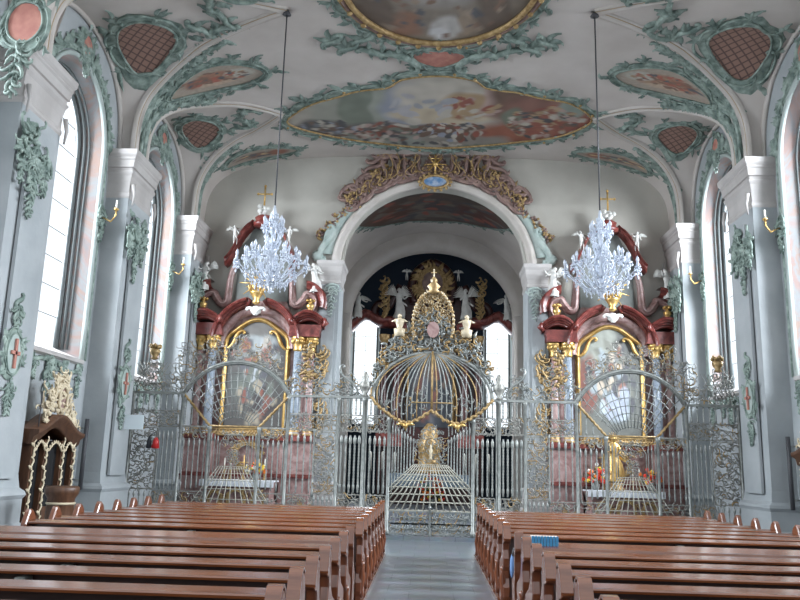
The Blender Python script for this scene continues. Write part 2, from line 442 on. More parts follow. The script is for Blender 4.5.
for yc, tab in LUN:
    hw = tab[-1][1]
    for s in (-1, 1):
        rows = []
        ds = []
        for k in range(41):
            t = -1+2*k/40; ds.append(hw*math.sin(t*PI/2) if False else hw*t)
        for d in ds:
            xg = inv(tab, d); zg = zm(xg); zw = zwall(d/hw)
            rows.append([(s*lerp(xg, WX, q/8), yc+d, lerp(zg, zw, q/8)) for q in range(9)])
        mb.grid(rows)
# solid roof slab above the vault so that no light leaks in
mb.box(-9, 9, 7.7, 36, 11.75, 12.0)
struct(mb.build('ceiling', 'ceiling'))
# ---------------------------------------------------------------- floor
mb = MB(); mb.box(-8.6, 8.6, -3, 18.95, -.2, 0); struct(mb.build('floor', 'floor'))
mb = MB(); mb.box(-8.6, 8.6, 18.95, 34, -.2, .09); mb.box(-2.6, 2.6, 24.2, 34, .0901, .24); mb.box(-2.6, 2.6, 24.2, 34, .2401, .39)
struct(mb.build('floor_choir', 'floor'))
# ---------------------------------------------------------------- side walls with arched window niches
RH, ZSP, ZAP = 1.5, 8.45, 10.1      # niche half width, spring, apex
def niche_top(d, hw=RH, zs=ZSP, za=ZAP):
    d = min(1, abs(d)/hw); return zs+(za-zs)*math.sqrt(max(0, 1-d*d))
SILL = 3.75
NY = 26
def side_wall(s, name):
    mb = MB()
    def q(y0, y1, za, zb, x=WX):
        mb.add([(s*x, y0, za[0]), (s*x, y1, za[1]), (s*x, y1, zb[1]), (s*x, y0, zb[0])], [(0, 1, 2, 3)])
    edges = [5.0]
    for yc in BAYS:
        a, b = yc-RH, yc+RH
        q(edges[-1], a, (0, 0), (11.75, 11.75)); q(a, b, (0, 0), (SILL, SILL))
        for k in range(NY):
            y0 = a+(b-a)*k/NY; y1 = a+(b-a)*(k+1)/NY
            q(y0, y1, (niche_top(y0-yc), niche_top(y1-yc)), (11.75, 11.75))
        edges.append(b)
    q(edges[-1], 23.75, (0, 0), (11.75, 11.75))
    # outer skin closes the building above and between the windows
    for yc in BAYS:
        q(yc-2.55, yc-1.38, (0, 0), (11.75, 11.75), 8.30); q(yc+1.38, yc+2.55, (0, 0), (11.75, 11.75), 8.30)
        q(yc-1.38, yc+1.38, (0, 0), (3.9, 3.9), 8.30)
        for k in range(12):
            y0 = yc-1.38+2.76*k/12; y1 = y0+2.76/12
            q(y0, y1, (niche_top(y0-yc, 1.38, 8.4, 9.92),)*1+(niche_top(y1-yc, 1.38, 8.4, 9.92),), (11.75, 11.75), 8.30)
    struct(mb.build(name, 'wall'))
side_wall(-1, 'wall_left'); side_wall(1, 'wall_right')
def arch_path(hw, zs, za, z0, n=20):
    P = [(-hw, z0+(zs-z0)*k/6) for k in range(6)]
    P += [(hw*-math.cos(PI*k/n), zs+(za-zs)*math.sin(PI*k/n)) for k in range(n+1)]
    return P+[(hw, zs-(zs-z0)*k/6) for k in range(1, 7)]
def window(s, yc, idx):
    """window_<n>: marble reveal, white rim, glass, leads, sill"""
    root = bpy.data.objects.new('window_%d' % idx, None); COL.objects.link(root); root.location = (s*8.25, yc, SILL); root['kind'] = 'structure'
    A = arch_path(RH, ZSP, ZAP, SILL); B = arch_path(1.37, 8.4, 9.9, SILL+.22)
    mb = MB(); rows = []
    for (a, b) in zip(A, B): rows.append([(s*lerp(WX, 8.25, t), yc+lerp(a[0], b[0], t), lerp(a[1], b[1], t)) for t in (0, .06, .5, .94, 1)])
    mb.grid(rows, 0)
    rv = mb.build('reveal', 'reveal', root)
    mb = MB()
    for (r0, x0, dd) in ((.055, .02, 0),): mb.tube([(s*(WX-.01), yc+y*1.0, z) for y, z in A], r0, 6)
    mb.build('white_rim', 'rim', root)
    mb = MB(); mb.tube([(s*(WX-.02), yc+y*1.075, z+(.1 if z > ZSP else 0)) for y, z in A], .045, 6); mb.build('green_fillet', 'green', root)
    mb = MB(); mb.tube([(s*8.22, yc+y*.98, z-.02) for y, z in B], .06, 6)
    mb.tube([(s*8.10, yc+y*1.01, z) for y, z in B], .04, 6); mb.tube([(s*8.00, yc+y*1.03, z) for y, z in B], .025, 6)
    fr = mb.build('window_frame', 'frame', root)
    mb = MB(); mb.add([(s*8.27, yc+y, z) for y, z in B], [tuple(range(len(B)))]); mb.build('pane', 'glass', root)
    mb = MB()
    for k in (-.42, .42): mb.box(s*8.26-.006, s*8.26+.006, yc+k-.006, yc+k+.006, SILL+.22, niche_top(k, 1.37, 8.4, 9.9))
    mb.box(s*8.26-.008, s*8.26+.008, yc-.010, yc+.010, SILL+.22, 9.9)
    z = SILL+.9
    while z < 9.3:
        w = 1.37 if z < 8.4 else 1.37*math.sqrt(max(0, 1-((z-8.4)/1.5)**2)); mb.box(s*8.26-.006, s*8.26+.006, yc-w, yc+w, z-.007, z+.007); z += .62
    mb.build('leading', 'lead', root)
    mb = MB()
    pr = [(8.25, SILL+.24), (WX, SILL+.02), (WX-.08, SILL), (WX-.08, SILL-.08), (WX, SILL-.12), (8.25, SILL-.12)]
    mb.prism(pr, lambda x, z: (s*x, yc-RH, z), lambda x, z: (s*x, yc+RH, z)); mb.build('sill', 'stone', root)
    # green swag under the sill and crown over the arch
    FW = lambda y, z, h=0: Vector((s*(WX-.03-h), y, z))
    mb = MB()
    for t in (-1, 1):
        scroll(mb, FW, (yc, SILL-.25), (yc+t*.8, SILL-.18), t, .045, 'S'); scroll(mb, FW, (yc+t*.7, SILL-.2), (yc+t*1.35, SILL-.15), -t, .04, 'C')
        sprig(mb, FW, (yc+t*1.35, SILL-.1), .75, .3, idx+t); sprig(mb, FW, (yc+t*.6, SILL-.2), .45, .25, idx+t+5)
    sprig(mb, FW, (yc, SILL-.12), .8, .45, idx)
    mb.build('sill_swag', 'green', root)
    mb = MB()
    rng = random.Random(idx)
    for k in range(-9, 10):
        a = PI/2+k*.15; p = (yc+1.62*math.cos(a), ZSP+.05+1.75*math.sin(a)); a2 = a+.15; p2 = (yc+1.62*math.cos(a2), ZSP+.05+1.75*math.sin(a2))
        scroll(mb, FW, p, p2, rng.choice((1, -1)), .04, rng.choice('CS'), 0, 5, .03)
        for q in range(3): leaf(mb, FW, p, a+rng.uniform(-1.2, 1.2), rng.uniform(.22, .42), .12, rng.uniform(-1, 1), .07)
    F2 = lambda y, z, h=0: Vector((s*(WX-.05-h), y, z))
    rocaille(mb, F2, oval(yc, 10.42, .24, .26), .26, idx)
    sprig(mb, F2, (yc, 10.2), .5, .35, idx+3)
    mb.build('arch_crown_ornament', 'green', root)
    mb = MB(); mb.prism(oval(yc, 10.42, .24, .26, 20), lambda y, z: (s*(WX-.02), y, z), lambda y, z: (s*(WX-.07), y, z)); mb.build('rose_field', 'rose', root)
wi = 1
for s in (-1, 1):
    for yc in BAYS[1:]: window(s, yc, wi); wi += 1
window(-1, BAYS[0], wi); window(1, BAYS[0], wi+1)
# window niches' side closures keep daylight from leaking around (outer jambs)
# ---------------------------------------------------------------- piers
def ring(mb, x0, x1, y0, y1, prof, s, m=0, front_only=False):
    """stack of rectangular rings; prof = (z, outset). x0 = wall side, x1 = nave side (absolute)"""
    rows = []
    for z, o in prof: rows.append([(s*x0, y0-o, z), (s*(x1-o), y0-o, z), (s*(x1-o), y1+o, z), (s*x0, y1+o, z)])
    mb.grid(rows, m, smooth=False)
    mb.add(rows[-1], [(0, 1, 2, 3)], m); mb.add(rows[0], [(3, 2, 1, 0)], m)
CAPP = [(7.62, 0), (7.66, .03), (7.72, .03), (7.76, .0), (8.0, .01), (8.16, .05), (8.24, .11), (8.26, .11), (8.28, .06), (8.34, .07), (8.36, .13), (8.52, .15), (8.56, .19), (8.60, .18), (8.66, .24), (8.74, .26), (8.78, .26), (8.78, 0.1)]
def pier(s, y0, y1, nm, tcap=True):
    side = 'left' if s < 0 else 'right'
    p = thing('pier', nm, 'pier', (s*7.4, (y0+y1)/2, 0), 'wall piers of the nave')
    mb = MB(); ring(mb, WX+.02, 7.16, y0, y1, [(.001, 0), (8.8, 0)], s)
    # raised panel on the nave face and on the face towards the door
    mb.box(*sorted((s*7.07, s*7.13)), y0+.3, y1-.3, 1.3, 7.3)
    mb.build('shaft', 'wall', p)
    mb = MB(); ring(mb, WX+.02, 7.16, y0, y1, [(z, o*.62) for z, o in CAPP], s)
    # scroll shaped neck ends
    for yy in (y0+.02, y1-.02): mb.tube([(s*7.08, yy, 7.95), (s*7.03, yy, 7.7), (s*7.06, yy, 7.45)], [.05, .035, .02], 6)
    mb.build('capital', 'stone', p)
    mb = MB(); ring(mb, WX+.02, 7.16, y0, y1, [(0.001, .14), (.5, .14), (.56, .08), (.95, .08), (1.02, .12), (1.08, .10), (1.14, .03), (1.37, 0)], s)
    mb.build('base', 'wall', p)
    return p
PIERS = [(12.3, 13.75), (17.26, 18.7), (22.3, 23.7), (7.05, 8.45)]
POS = ['second from the screen', 'beside the iron screen', 'in the corner by the side altar', 'nearest the camera']
for s in (-1, 1):
    for (a, b), d in list(zip(PIERS, POS))[:3]:
        pier(s, a, b, 'grey pier with moulded capital on the %s wall, %s' % ('left' if s < 0 else 'right', d))
# hanging leaf drops on the piers, consecration crosses, sconces
for s in (-1, 1):
    side = 'left' if s < 0 else 'right'
    for (a, b), d in list(zip(PIERS, ('farther from the screen', 'beside the iron screen', 'in the corner by the side altar')))[:3]:
        yc = (a+b)/2-.3
        def F(u, v, h=0, s=s, yc=yc): return Vector((s*(7.05-h), yc+u, v))
        mb = MB()
        rr = random.Random(int(a*7)+s)
        for k in range(10):
            p = (rr.uniform(-.5, .5), rr.uniform(6.5, 7.2)); q = (p[0]+rr.uniform(-.35, .35), p[1]+rr.uniform(-.3, .3))
            scroll(mb, F, p, q, rr.choice((-1, 1)), .024, rr.choice('CS'), 0, 5, .05+.08*rr.random()); [leaf(mb, F, (p[0]+rr.uniform(-.15, .15), p[1]+rr.uniform(-.15, .15)), rr.uniform(0, 6.28), .24, .1, rr.uniform(-1, 1), .08) for _ in range(3)]
        for t in (-.38, 0, .38): sprig(mb, F, (t, 6.95), .8 if t else 1.3, .38, int(a)+int(t*10))
        tag(mb.build('stucco_leaf_drop', 'green'), 'pale green stucco leaf bunch on the %s pier %s' % (side, d), 'ornament', 'stucco leaf drops on the piers')
    for (a, b), d in list(zip(PIERS, ('farther from the screen', 'beside the iron screen')))[:2]:
        yc = a+.55
        def F(u, v, h=0, s=s, yc=yc): return Vector((s*(7.05-h), yc+u, v))
        t = thing('consecration_cross', 'oval green rococo medallion with a red cross on the %s pier %s' % (side, d), 'medallion', (s*7.12, yc, 3.3), 'consecration crosses')
        mb = MB(); rocaille(mb, F, oval(0, 3.35, .20, .34), .2, int(a)+s); sprig(mb, F, (0, 2.85), .55, .28, int(a)); sprig(mb, F, (0, 4.15), .35, .3, int(a)+2)
        scroll(mb, F, (-.1, 4.15), (.12, 4.35), 1, .04, 'S'); mb.build('green_frame', 'green', t)
        mb = MB(); mb.prism(oval(0, 3.35, .2, .34, 20), lambda u, v: F(u, v, 0), lambda u, v: F(u, v, .03)); mb.build('field', 'greenlt', t)
        mb = MB(); mb.box(*sorted((s*7.01, s*6.98)), yc-.03, yc+.03, 3.1, 3.6); mb.box(*sorted((s*7.01, s*6.98)), yc-.13, yc+.13, 3.33, 3.39); mb.build('red_cross', 'rose', t)
    for yy, d in ((16.98, 'by the window nearer the door'), (22.05, 'by the window above the screen')):
        F = lambda u, v, h=0, s=s, yy=yy: Vector((s*(7.64-h), yy+u, v))
        t = thing('wall_sconce', 'green leaf sconce with gilt candle arm, %s wall, %s' % (side, d), 'sconce', (s*7.64, yy, 7), 'leaf sconces beside the windows')
        mb = MB(); sprig(mb, F, (0, 7.3), .85, .34, int(yy)); mb.build('leaf_bracket', 'green', t)
        mb = MB(); mb.tube([(s*7.6, yy, 7.05), (s*7.4, yy, 6.95), (s*7.3, yy, 7.1), (s*7.3, yy, 7.25)], .018, 6); mb.lathe([(.05, 0), (.06, .04), (.02, .06)], (s*7.3, yy, 7.22)); mb.build('candle_arm', 'gold', t)
        mb = MB(); mb.lathe([(.02, 0), (.02, .18)], (s*7.3, yy, 7.28)); mb.build('candle', 'wax', t)
# ---------------------------------------------------------------- vault ribs
ti = 1
def rib(pts3, nrm_h, parts):
    pass
def add_rib(path, w=.12, nm=None):
    """path in (x,y): a cream moulding with two ochre fillets on the vault groin"""
    global ti
    o = bpy.data.objects.new('trim_%d' % ti, None); COL.objects.link(o); o['kind'] = 'structure'; ti += 1
    P = [Vector((x, y, zm(x))) for x, y in path]; P[-1].z = 8.78; rows = []; l1 = []; l2 = []
    for i, p in enumerate(P):
        t = (P[min(i+1, len(P)-1)]-P[max(i-1, 0)]).normalized(); up = Vector((0, 0, -1)) if abs(p.x) < 5.5 else Vector((-math.copysign(min(1, (abs(p.x)-5.5)/1.2), p.x), 0, -1)).normalized()
        b = t.cross(up).normalized(); n = b.cross(t).normalized()
        if n.z > 0: n = -n
        if abs(p.x) > 7 and n.x*p.x > 0: n = -n
        rows.append([p+b*a*w+n*h for a, h in ((-1.2, -.05), (-1.1, .03), (-.8, .05), (-.65, .02), (-.45, .07), (0, .10), (.45, .07), (.65, .02), (.8, .05), (1.1, .03), (1.2, -.05))])
        l1.append(p+b*.62*w+n*.04); l2.append(p-b*.62*w+n*.04)
    mb = MB(); mb.grid(rows); mb.build('moulding', 'rib', o)
    mb = MB(); mb.tube(l1, .018, 4); mb.tube(l2, .018, 4); mb.build('ochre_fillet', 'ribline', o)
for s in (-1, 1):
    for yc, tab in LUN:
        for d in (-1, 1):
            if yc < 11 and d < 0: continue
            path = []
            x0 = tab[0][0]
            for k in range(33):
                ax = lerp(x0, 7.29, 1-(1-k/32)**1.7); path.append((s*ax, yc+d*pl(tab, ax)))
            # smooth
            for _ in range(3): path = [path[0]]+[((path[i-1][0]+2*path[i][0]+path[i+1][0])/4, (path[i-1][1]+2*path[i][1]+path[i+1][1])/4) for i in range(1, len(path)-1)]+[path[-1]]
            add_rib(path+[(s*7.3, path[-1][1])])
        # wall arch
        mb = MB(); hw = tab[-1][1]
        mb.tube([(s*(WX-.04), yc+hw*math.sin(PI/2*(-1+k/16)), zwall(math.sin(PI/2*(-1+k/16)))) for k in range(33)], .07, 6)
        struct(mb.build('trim_%d' % ti, 'rib')); ti += 1
# ---------------------------------------------------------------- frescoes and their stucco frames
def fresco(name, label, cat, ctrl, center, color, w, seed, rings=16, frame=True, mats=('green', 'goldm'), group=None, rose=None, mapmat='paint', step=.09, dens=1.0):
    out = smooth_closed(ctrl); c = center
    t = thing(name, label, cat, FV(c[0], c[1]), group)
    if mapmat == 'paint': patch(FV, out, c, color, rings, .015, step).build('painting', 'paint', t)
    else:
        mb = patch(FV, out, c, lambda u, v: (0, 0, 0), 6, .015, .15); mb.c = None; mb.build('field', mapmat, t)
    mb = MB(); rocaille(mb, FV, out, w, seed, 0, 1, 1.0, dens); mb.build('stucco_frame', list(mats), t)
    return t
SK = (.50, .46, .40); RD = (.34, .11, .08); BR = (.19, .12, .09); DK = (.10, .10, .11); BL = (.36, .39, .46); GR = (.24, .27, .22); OC = (.48, .34, .20); CR = (.60, .55, .47); PK = (.52, .38, .34)
def UV(x, y): return (x/4.3, (23.0-y)/4.7)
pf = paintfn(SK, [(-.62, .45, .22, .5, (.42, .42, .36)), (-.5, .6, .14, .45, GR), (-.36, .62, .07, .4, (.40, .42, .36)), (-.15, .62, .22, .3, BL), (.02, .75, .3, .22, CR), (.06, .5, .36, .12, (.62, .52, .38)),
    (.22, .62, .18, .16, OC), (.4, .75, .12, .25, PK), (.55, .75, .22, .32, BR), (.72, .55, .32, .3, (.30, .15, .12)), (.85, .35, .3, .25, RD), (.55, .28, .25, .15, (.38, .14, .09)), (.5, .48, .08, .14, (.22, .25, .19)),
    (-.8, .28, .2, .16, DK), (-.5, .26, .3, .14, (.16, .15, .15)), (-.1, .26, .3, .12, BR), (-.35, .12, .4, .1, (.33, .35, .31)), (.2, .14, .3, .1, (.36, .33, .29)), (.85, .62, .08, .14, (.32, .38, .33))], 1.6,
    [(-.75, .3, .2, .14, 90, .03, [DK, BL, BR, CR, (.2, .22, .25)]), (-.35, .25, .3, .14, 120, .028, [DK, RD, PK, CR, GR, BR]), (.1, .28, .25, .12, 90, .028, [DK, RD, CR, BL, BR]),
     (.2, .58, .2, .12, 44, .03, [OC, PK, CR, RD]), (-.1, .6, .22, .18, 24, .045, [(.42, .43, .46), CR, (.52, .5, .52)]), (.7, .42, .25, .22, 110, .03, [RD, BR, RD, OC, PK, DK, CR]), (-.2, .1, .5, .05, 30, .03, [CR, GR, DK])], 4)
ctrl = [(-4.25, 20.8), (-3.5, 19.95), (-2.7, 19.5), (-2.1, 19.15), (-1.3, 18.95), (-.9, 18.5), (0, 18.3), (.9, 18.5), (1.3, 18.95), (2.1, 19.15), (2.8, 19.45), (3.6, 19.7), (4.3, 20.5), (4.1, 21.2), (3.5, 21.9), (2.6, 22.3), (1.5, 22.65), (0, 22.9), (-1.5, 22.65), (-2.6, 22.3), (-3.5, 21.8), (-4.1, 21.3)]
fresco('ceiling_fresco', 'wide ceiling painting with crowds and red robed figures, directly before the chancel arch', 'painting', ctrl, (0, 20.8), lambda x, y: tuple(q*.66 for q in pf(*UV(x, y))), .42, 3, 46, step=.045)
# oval painting above the nave
OVY = 14.3; OA, OB = 2.0, 2.35
po = paintfn((.17, .135, .10), [(0, .9, .95, .25, (.22, .18, .14)), (0, .35, .9, .5, (.20, .17, .14)), (0, -.2, .6, .6, (.30, .28, .26)), (-.38, .70, .2, .22, (.23, .13, .09)), (.3, .70, .12, .2, (.26, .20, .15)), (.08, .78, .15, .22, (.40, .38, .36)), (.0, .85, .10, .10, (.5, .5, .5)), (.6, .5, .2, .4, (.13, .10, .08)), (-.7, .5, .2, .4, (.13, .10, .08))], 1.5, [(0, .4, .8, .5, 40, .06, [BR, (.28, .22, .17), DK]), (0, -.4, .5, .4, 30, .1, [CR, BL, OC, RD])], 8)
t = thing('ceiling_fresco', 'dark oval ceiling painting of painted architecture at the top of the vault', 'painting', FV(0, OVY))
outl = oval(0, OVY, OA, OB, 72)
patch(FV, outl, (0, OVY), lambda x, y: po(x/OA, (y-OVY)/OB), 40, .02).build('painting', 'paint', t)
mb = MB()
mb.tube([FV(x, y, .06) for x, y in oval(0, OVY, OA+.04, OB+.04, 72)], .07, 6, 0, closed=True)
mb.tube([FV(x, y, .04) for x, y in oval(0, OVY, OA+.16, OB+.16, 72)], .06, 6, 1, closed=True)
for k in range(28):
    a = 2*PI*k/28; mb.blob(FV((OA+.16)*math.cos(a), OVY+(OB+.16)*math.sin(a), .1), .07, m=0)
mb.build('gilt_oval_frame', ['goldm', 'plum'], t)
mb = MB(); rocaille(mb, FV, oval(0, OVY, OA+.24, OB+.24, 60), .34, 11, 0, 1, dens=.8)
for s in (-1, 1):
    for (x, y) in ((1.75, 16.5), (2.15, 16.9), (2.5, 16.6)):
        for k in range(5):
            leaf(mb, FV, (s*x, y), k*1.3+s, .45, .16, 1.2, .07)
        scroll(mb, FV, (s*(x-.25), y-.15), (s*(x+.25), y+.25), s, .06, 'S', 0, 5, .05)
mb.build('stucco_frame', ['green', 'goldm'], t)
# cartouche between the oval and the wide painting
t = thing('stucco_cartouche', 'green scrolled cartouche with a rose field between the oval and the wide ceiling painting', 'cartouche', FV(0, 17.4))
mb = MB(); rocaille(mb, FV, smooth_closed([(-.7, 17.35), (-.45, 17.15), (0, 17.05), (.45, 17.15), (.7, 17.35), (.35, 17.75), (0, 17.9), (-.35, 17.75)]), .34, 21)
for s in (-1, 1):
    scroll(mb, FV, (s*.5, 17.9), (s*1.3, 17.2), -s, .08, 'C', 0, 6, .06); scroll(mb, FV, (s*1.2, 17.2), (s*1.9, 17.0), s, .07, 'S', 0, 6, .05)
    for k in range(7): leaf(mb, FV, (s*(.7+k*.17), 17.4-.05*k), (PI/2 if k % 2 else -PI/2)-s*.5, .4, .14, s*.9, .07)
mb.build('scrolls', 'green', t)
mb = MB(); o = smooth_closed([(-.7, 17.35), (-.45, 17.15), (0, 17.05), (.45, 17.15), (.7, 17.35), (.35, 17.75), (0, 17.9), (-.35, 17.75)])
mb = patch(FV, o, (0, 17.45), lambda u, v: (0, 0, 0), 3, .02); mb.c = None; mb.build('rose_field', 'rose', t)
def mir(c, s): return [(s*x, y) for x, y in c]
for s in (-1, 1):
    sd = 'left' if s < 0 else 'right'
    p1 = paintfn((.33, .28, .23), [(0, 0, .5, .4, (.30, .16, .11)), (.4, .1, .3, .3, (.24, .11, .08)), (-.45, -.1, .3, .3, (.40, .38, .33)), (.1, .35, .4, .15, (.42, .32, .24))], 2.0, [(.1, 0, .7, .4, 50, .08, [RD, BR, DK, (.3, .2, .13), BR])], 5+s)
    fresco('ceiling_fresco', 'long reddish ceiling painting in green scrolls over the %s pier beside the screen' % sd, 'painting',
           mir([(4.35, 18.0), (4.8, 17.55), (5.5, 17.4), (6.2, 17.7), (6.75, 18.2), (6.2, 18.5), (5.5, 18.55), (4.8, 18.45)], s), (s*5.5, 18.0), lambda x, y, s=s: p1((abs(x)-5.5)/1.2, (y-18)/.7), .36, 31+s, 20, group='pier cartouches', step=.05, mats=('green', 'green'))
    p2_ = paintfn((.30, .26, .22), [(0, 0, .6, .4, (.20, .11, .09)), (-.5, 0, .3, .4, (.24, .10, .07))], 2.0, [(.1, 0, .7, .4, 24, .12, [BR, DK, OC, GR])], 9+s)
    fresco('ceiling_fresco', 'small dark ceiling painting in green scrolls over the %s side altar' % sd, 'painting',
           mir([(4.3, 22.95), (5.0, 22.65), (5.7, 22.6), (6.35, 22.85), (6.55, 23.25), (6.0, 23.3), (5.2, 23.3), (4.6, 23.2)], s), (s*5.5, 23.0), lambda x, y: p2_((abs(x)-5.5)/1.1, (y-23)/.4), .28, 41+s, 12, group='front cartouches', step=.05, mats=('green', 'green'))
    fresco('lattice_cartouche', 'rose lattice cartouche in green scrolls above the %s window nearer the door' % sd, 'cartouche',
           mir([(5.95, 16.1), (6.15, 15.65), (6.65, 15.45), (7.15, 15.75), (7.35, 16.3), (7.2, 16.95), (6.8, 17.05), (6.25, 16.6)], s), (s*6.65, 16.2), None, .42, 51+s, group='lattice cartouches', mapmat='lattice', mats=('green', 'green'))
    fresco('lattice_cartouche', 'dull rose cartouche in green scrolls above the %s window by the side altar' % sd, 'cartouche',
           mir([(6.25, 21.0), (6.45, 20.6), (6.85, 20.45), (7.25, 20.75), (7.35, 21.25), (7.15, 21.75), (6.8, 21.75), (6.4, 21.4)], s), (s*6.85, 21.1), None, .36, 61+s, group='lattice cartouches', mapmat='lattice', mats=('green', 'green'))
    # free running branches of stucco along the groins and lunettes
    for nm, pts, wd in (('farther from the screen', [(3.9, 14.9), (4.6, 14.6), (4.9, 15.2), (4.6, 15.9), (5.2, 16.1), (5.6, 15.6)], .3), ('beside the side altar', [(4.9, 20.2), (5.4, 20.0), (5.5, 20.6), (5.3, 21.0), (5.9, 21.1)], .24), ('over the pier farther from the screen', [(5.9, 13.1), (6.4, 12.7), (6.9, 12.9), (6.5, 13.3), (7.1, 13.4)], .35)):
        mb = MB(); rng = random.Random(int(wd*1000)+s)
        for (a, b) in zip(pts, pts[1:]):
            a = (s*a[0], a[1]); b = (s*b[0], b[1])
            scroll(mb, FV, a, b, rng.choice((1, -1)), wd*.2, rng.choice('CS'), 0, 6, .05)
            for k in range(9):
                q = k/9; p = (lerp(a[0], b[0], q), lerp(a[1], b[1], q)); leaf(mb, FV, p, rng.uniform(0, 6.28), wd*rng.uniform(.8, 1.5), wd*.45, rng.uniform(-1.5, 1.5), wd*.25)
        tag(mb.build('stucco_branch', 'green'), 'green stucco branch winding over the %s vault web, %s' % (sd, nm), 'ornament', 'stucco branches on the vault')
    # edging leaves along the ribs
    for (yc, tab), d, nm in ((LUN[1], 1, 'far rib of the nearer window bay'), (LUN[2], -1, 'near rib of the bay over the screen'), (LUN[2], 1, 'rib next to the chancel wall')):
        mb = MB(); rng = random.Random(int(yc)+d+s)
        for k in range(22):
            ax = lerp(tab[0][0]+1.6, 7.12, 1-(1-k/22)**1.5); dd = pl(tab, ax)+.2; p = (s*ax, yc+d*dd)
            scroll(mb, FV, p, (p[0]+s*.2, p[1]+d*.18), rng.choice((1, -1)), .045, rng.choice('CS'), 0, 5, .04, True)
            for q in range(3): leaf(mb, FV, p, rng.uniform(0, 6.28), rng.uniform(.2, .38), .12, rng.uniform(-1.2, 1.2), .07)
        tag(mb.build('stucco_leaf_trail', 'green'), 'green leaf trail along the %s, %s' % (nm, sd), 'ornament', 'leaf trails along the ribs')
# big cartouche on top of the nearest visible piers
for s in (-1, 1):
    sd = 'left' if s < 0 else 'right'
    F = lambda u, v, h=0, s=s: Vector((s*(6.85-h*.6), 12.0+u*.9-h*.6, v))
    def F(u, v, h=0, s=s): return Vector((s*(7.02+u*.75-h*.5), 11.84-h*.8, v))
    t = thing('stucco_cartouche', 'large green rococo cartouche with a rose field before the %s capital farther from the screen' % sd, 'cartouche', (s*7, 12, 8.8), 'capital cartouches')
    mb = MB(); rocaille(mb, F, smooth_closed([(-.3, 8.6), (0, 8.45), (.35, 8.6), (.4, 8.95), (.15, 9.2), (-.25, 9.15), (-.4, 8.85)]), .32, 71+s)
    sprig(mb, F, (.1, 8.35), .9, .5, 5+s); sprig(mb, F, (0, 9.9), .6, .6, 6+s); mb.build('scrolls', 'green', t)
    mb = MB(); mb.prism(smooth_closed([(-.3, 8.6), (0, 8.45), (.35, 8.6), (.4, 8.95), (.15, 9.2), (-.25, 9.15), (-.4, 8.85)], 4), lambda u, v: F(u, v, -.05), lambda u, v: F(u, v, .02)); mb.build('rose_field', 'rose', t)
# ---------------------------------------------------------------- chancel arch wall
AX, AZ, AA = 2.9, 7.74, 10.33
def arch_z(x, a=AX, zs=AZ, za=AA): return zs+(za-zs)*math.sqrt(max(0, 1-(x/a)**2))
mb = MB(); n = 30
for k in range(n):
    x0 = -AX+2*AX*k/n; x1 = -AX+2*AX*(k+1)/n
    for y in (YEND, 24.2): mb.add([(x0, y, arch_z(x0)), (x1, y, arch_z(x1)), (x1, y, 11.76), (x0, y, 11.76)], [(0, 1, 2, 3)])
    mb.add([(x0, YEND, arch_z(x0)), (x1, YEND, arch_z(x1)), (x1, 24.2, arch_z(x1)), (x0, 24.2, arch_z(x0))], [(0, 1, 2, 3)], 0, True)
for s in (-1, 1):
    mb.add([(s*AX, YEND, 0), (s*8.2, YEND, 0), (s*8.2, YEND, 11.76), (s*AX, YEND, 11.76)], [(0, 1, 2, 3)])
    mb.add([(s*AX, YEND, 0), (s*AX, 24.2, 0), (s*AX, 24.2, AZ), (s*AX, YEND, AZ)], [(0, 1, 2, 3)])
    mb.add([(s*AX, 24.2, 0), (s*5, 24.2, 0), (s*5, 24.2, 11.76), (s*AX, 24.2, 11.76)], [(0, 1, 2, 3)])
struct(mb.build('wall_front', 'front'))
# archivolt
mb = MB(); rows = []
for k in range(41):
    a = PI*k/40; c, s_ = -math.cos(a), math.sin(a); r = []
    for d, h in ((0, 0), (.0, .10), (.04, .14), (.09, .12), (.12, .16), (.19, .16), (.23, .1), (.28, .08), (.30, .0)):
        r.append(((AX+d)*c, YEND-h, AZ+(AA-AZ+d)*s_))
    rows.append(r)
mb.grid(rows); struct(mb.build('trim_%d' % ti, 'rib')); ti += 1
for s in (-1, 1):
    t = thing('arch_pilaster', 'pale stone pilaster with moulded capital on the %s side of the chancel arch' % ('left' if s < 0 else 'right'), 'pilaster', (s*3.1, 23.6, 0), 'chancel arch pilasters')
    mb = MB()
    def rg(mb, prof):
        rows = [[(s*(2.86-o), YEND+.8, z), (s*(2.86-o), 23.38-o, z), (s*(3.46+o), 23.38-o, z), (s*(3.46+o), YEND+.02, z)] for z, o in prof]
        mb.grid(rows, 0, False); mb.add(rows[-1], [(0, 1, 2, 3)])
    rg(mb, [(.1, 0), (7.3, 0)]); mb.box(*sorted((s*2.97, s*3.35)), 23.34, 23.39, 1.4, 6.2); mb.build('shaft', 'wall', t)
    mb = MB(); rg(mb, [(7.05, 0), (7.08, .03), (7.14, .03), (7.16, 0), (7.3, .01), (7.42, .05), (7.46, .06), (7.6, .07), (7.68, .11), (7.78, .12), (7.78, 0)]); mb.build('capital', 'stone', t)
    mb = MB(); rg(mb, [(.1, .12), (.6, .12), (.65, .06), (1.0, .06), (1.08, .1), (1.15, .0)]); mb.build('base', 'stone', t)
    F = lambda u, v, h=0, s=s: Vector((s*3.08+u, 23.32-h, v))
    mb = MB(); sprig(mb, F, (0, 6.95), .95, .34, 9); scroll(mb, F, (-.2, 6.95), (.2, 6.95), 1, .03, 'C'); mb.build('leaf_drop', 'greenlt', t)
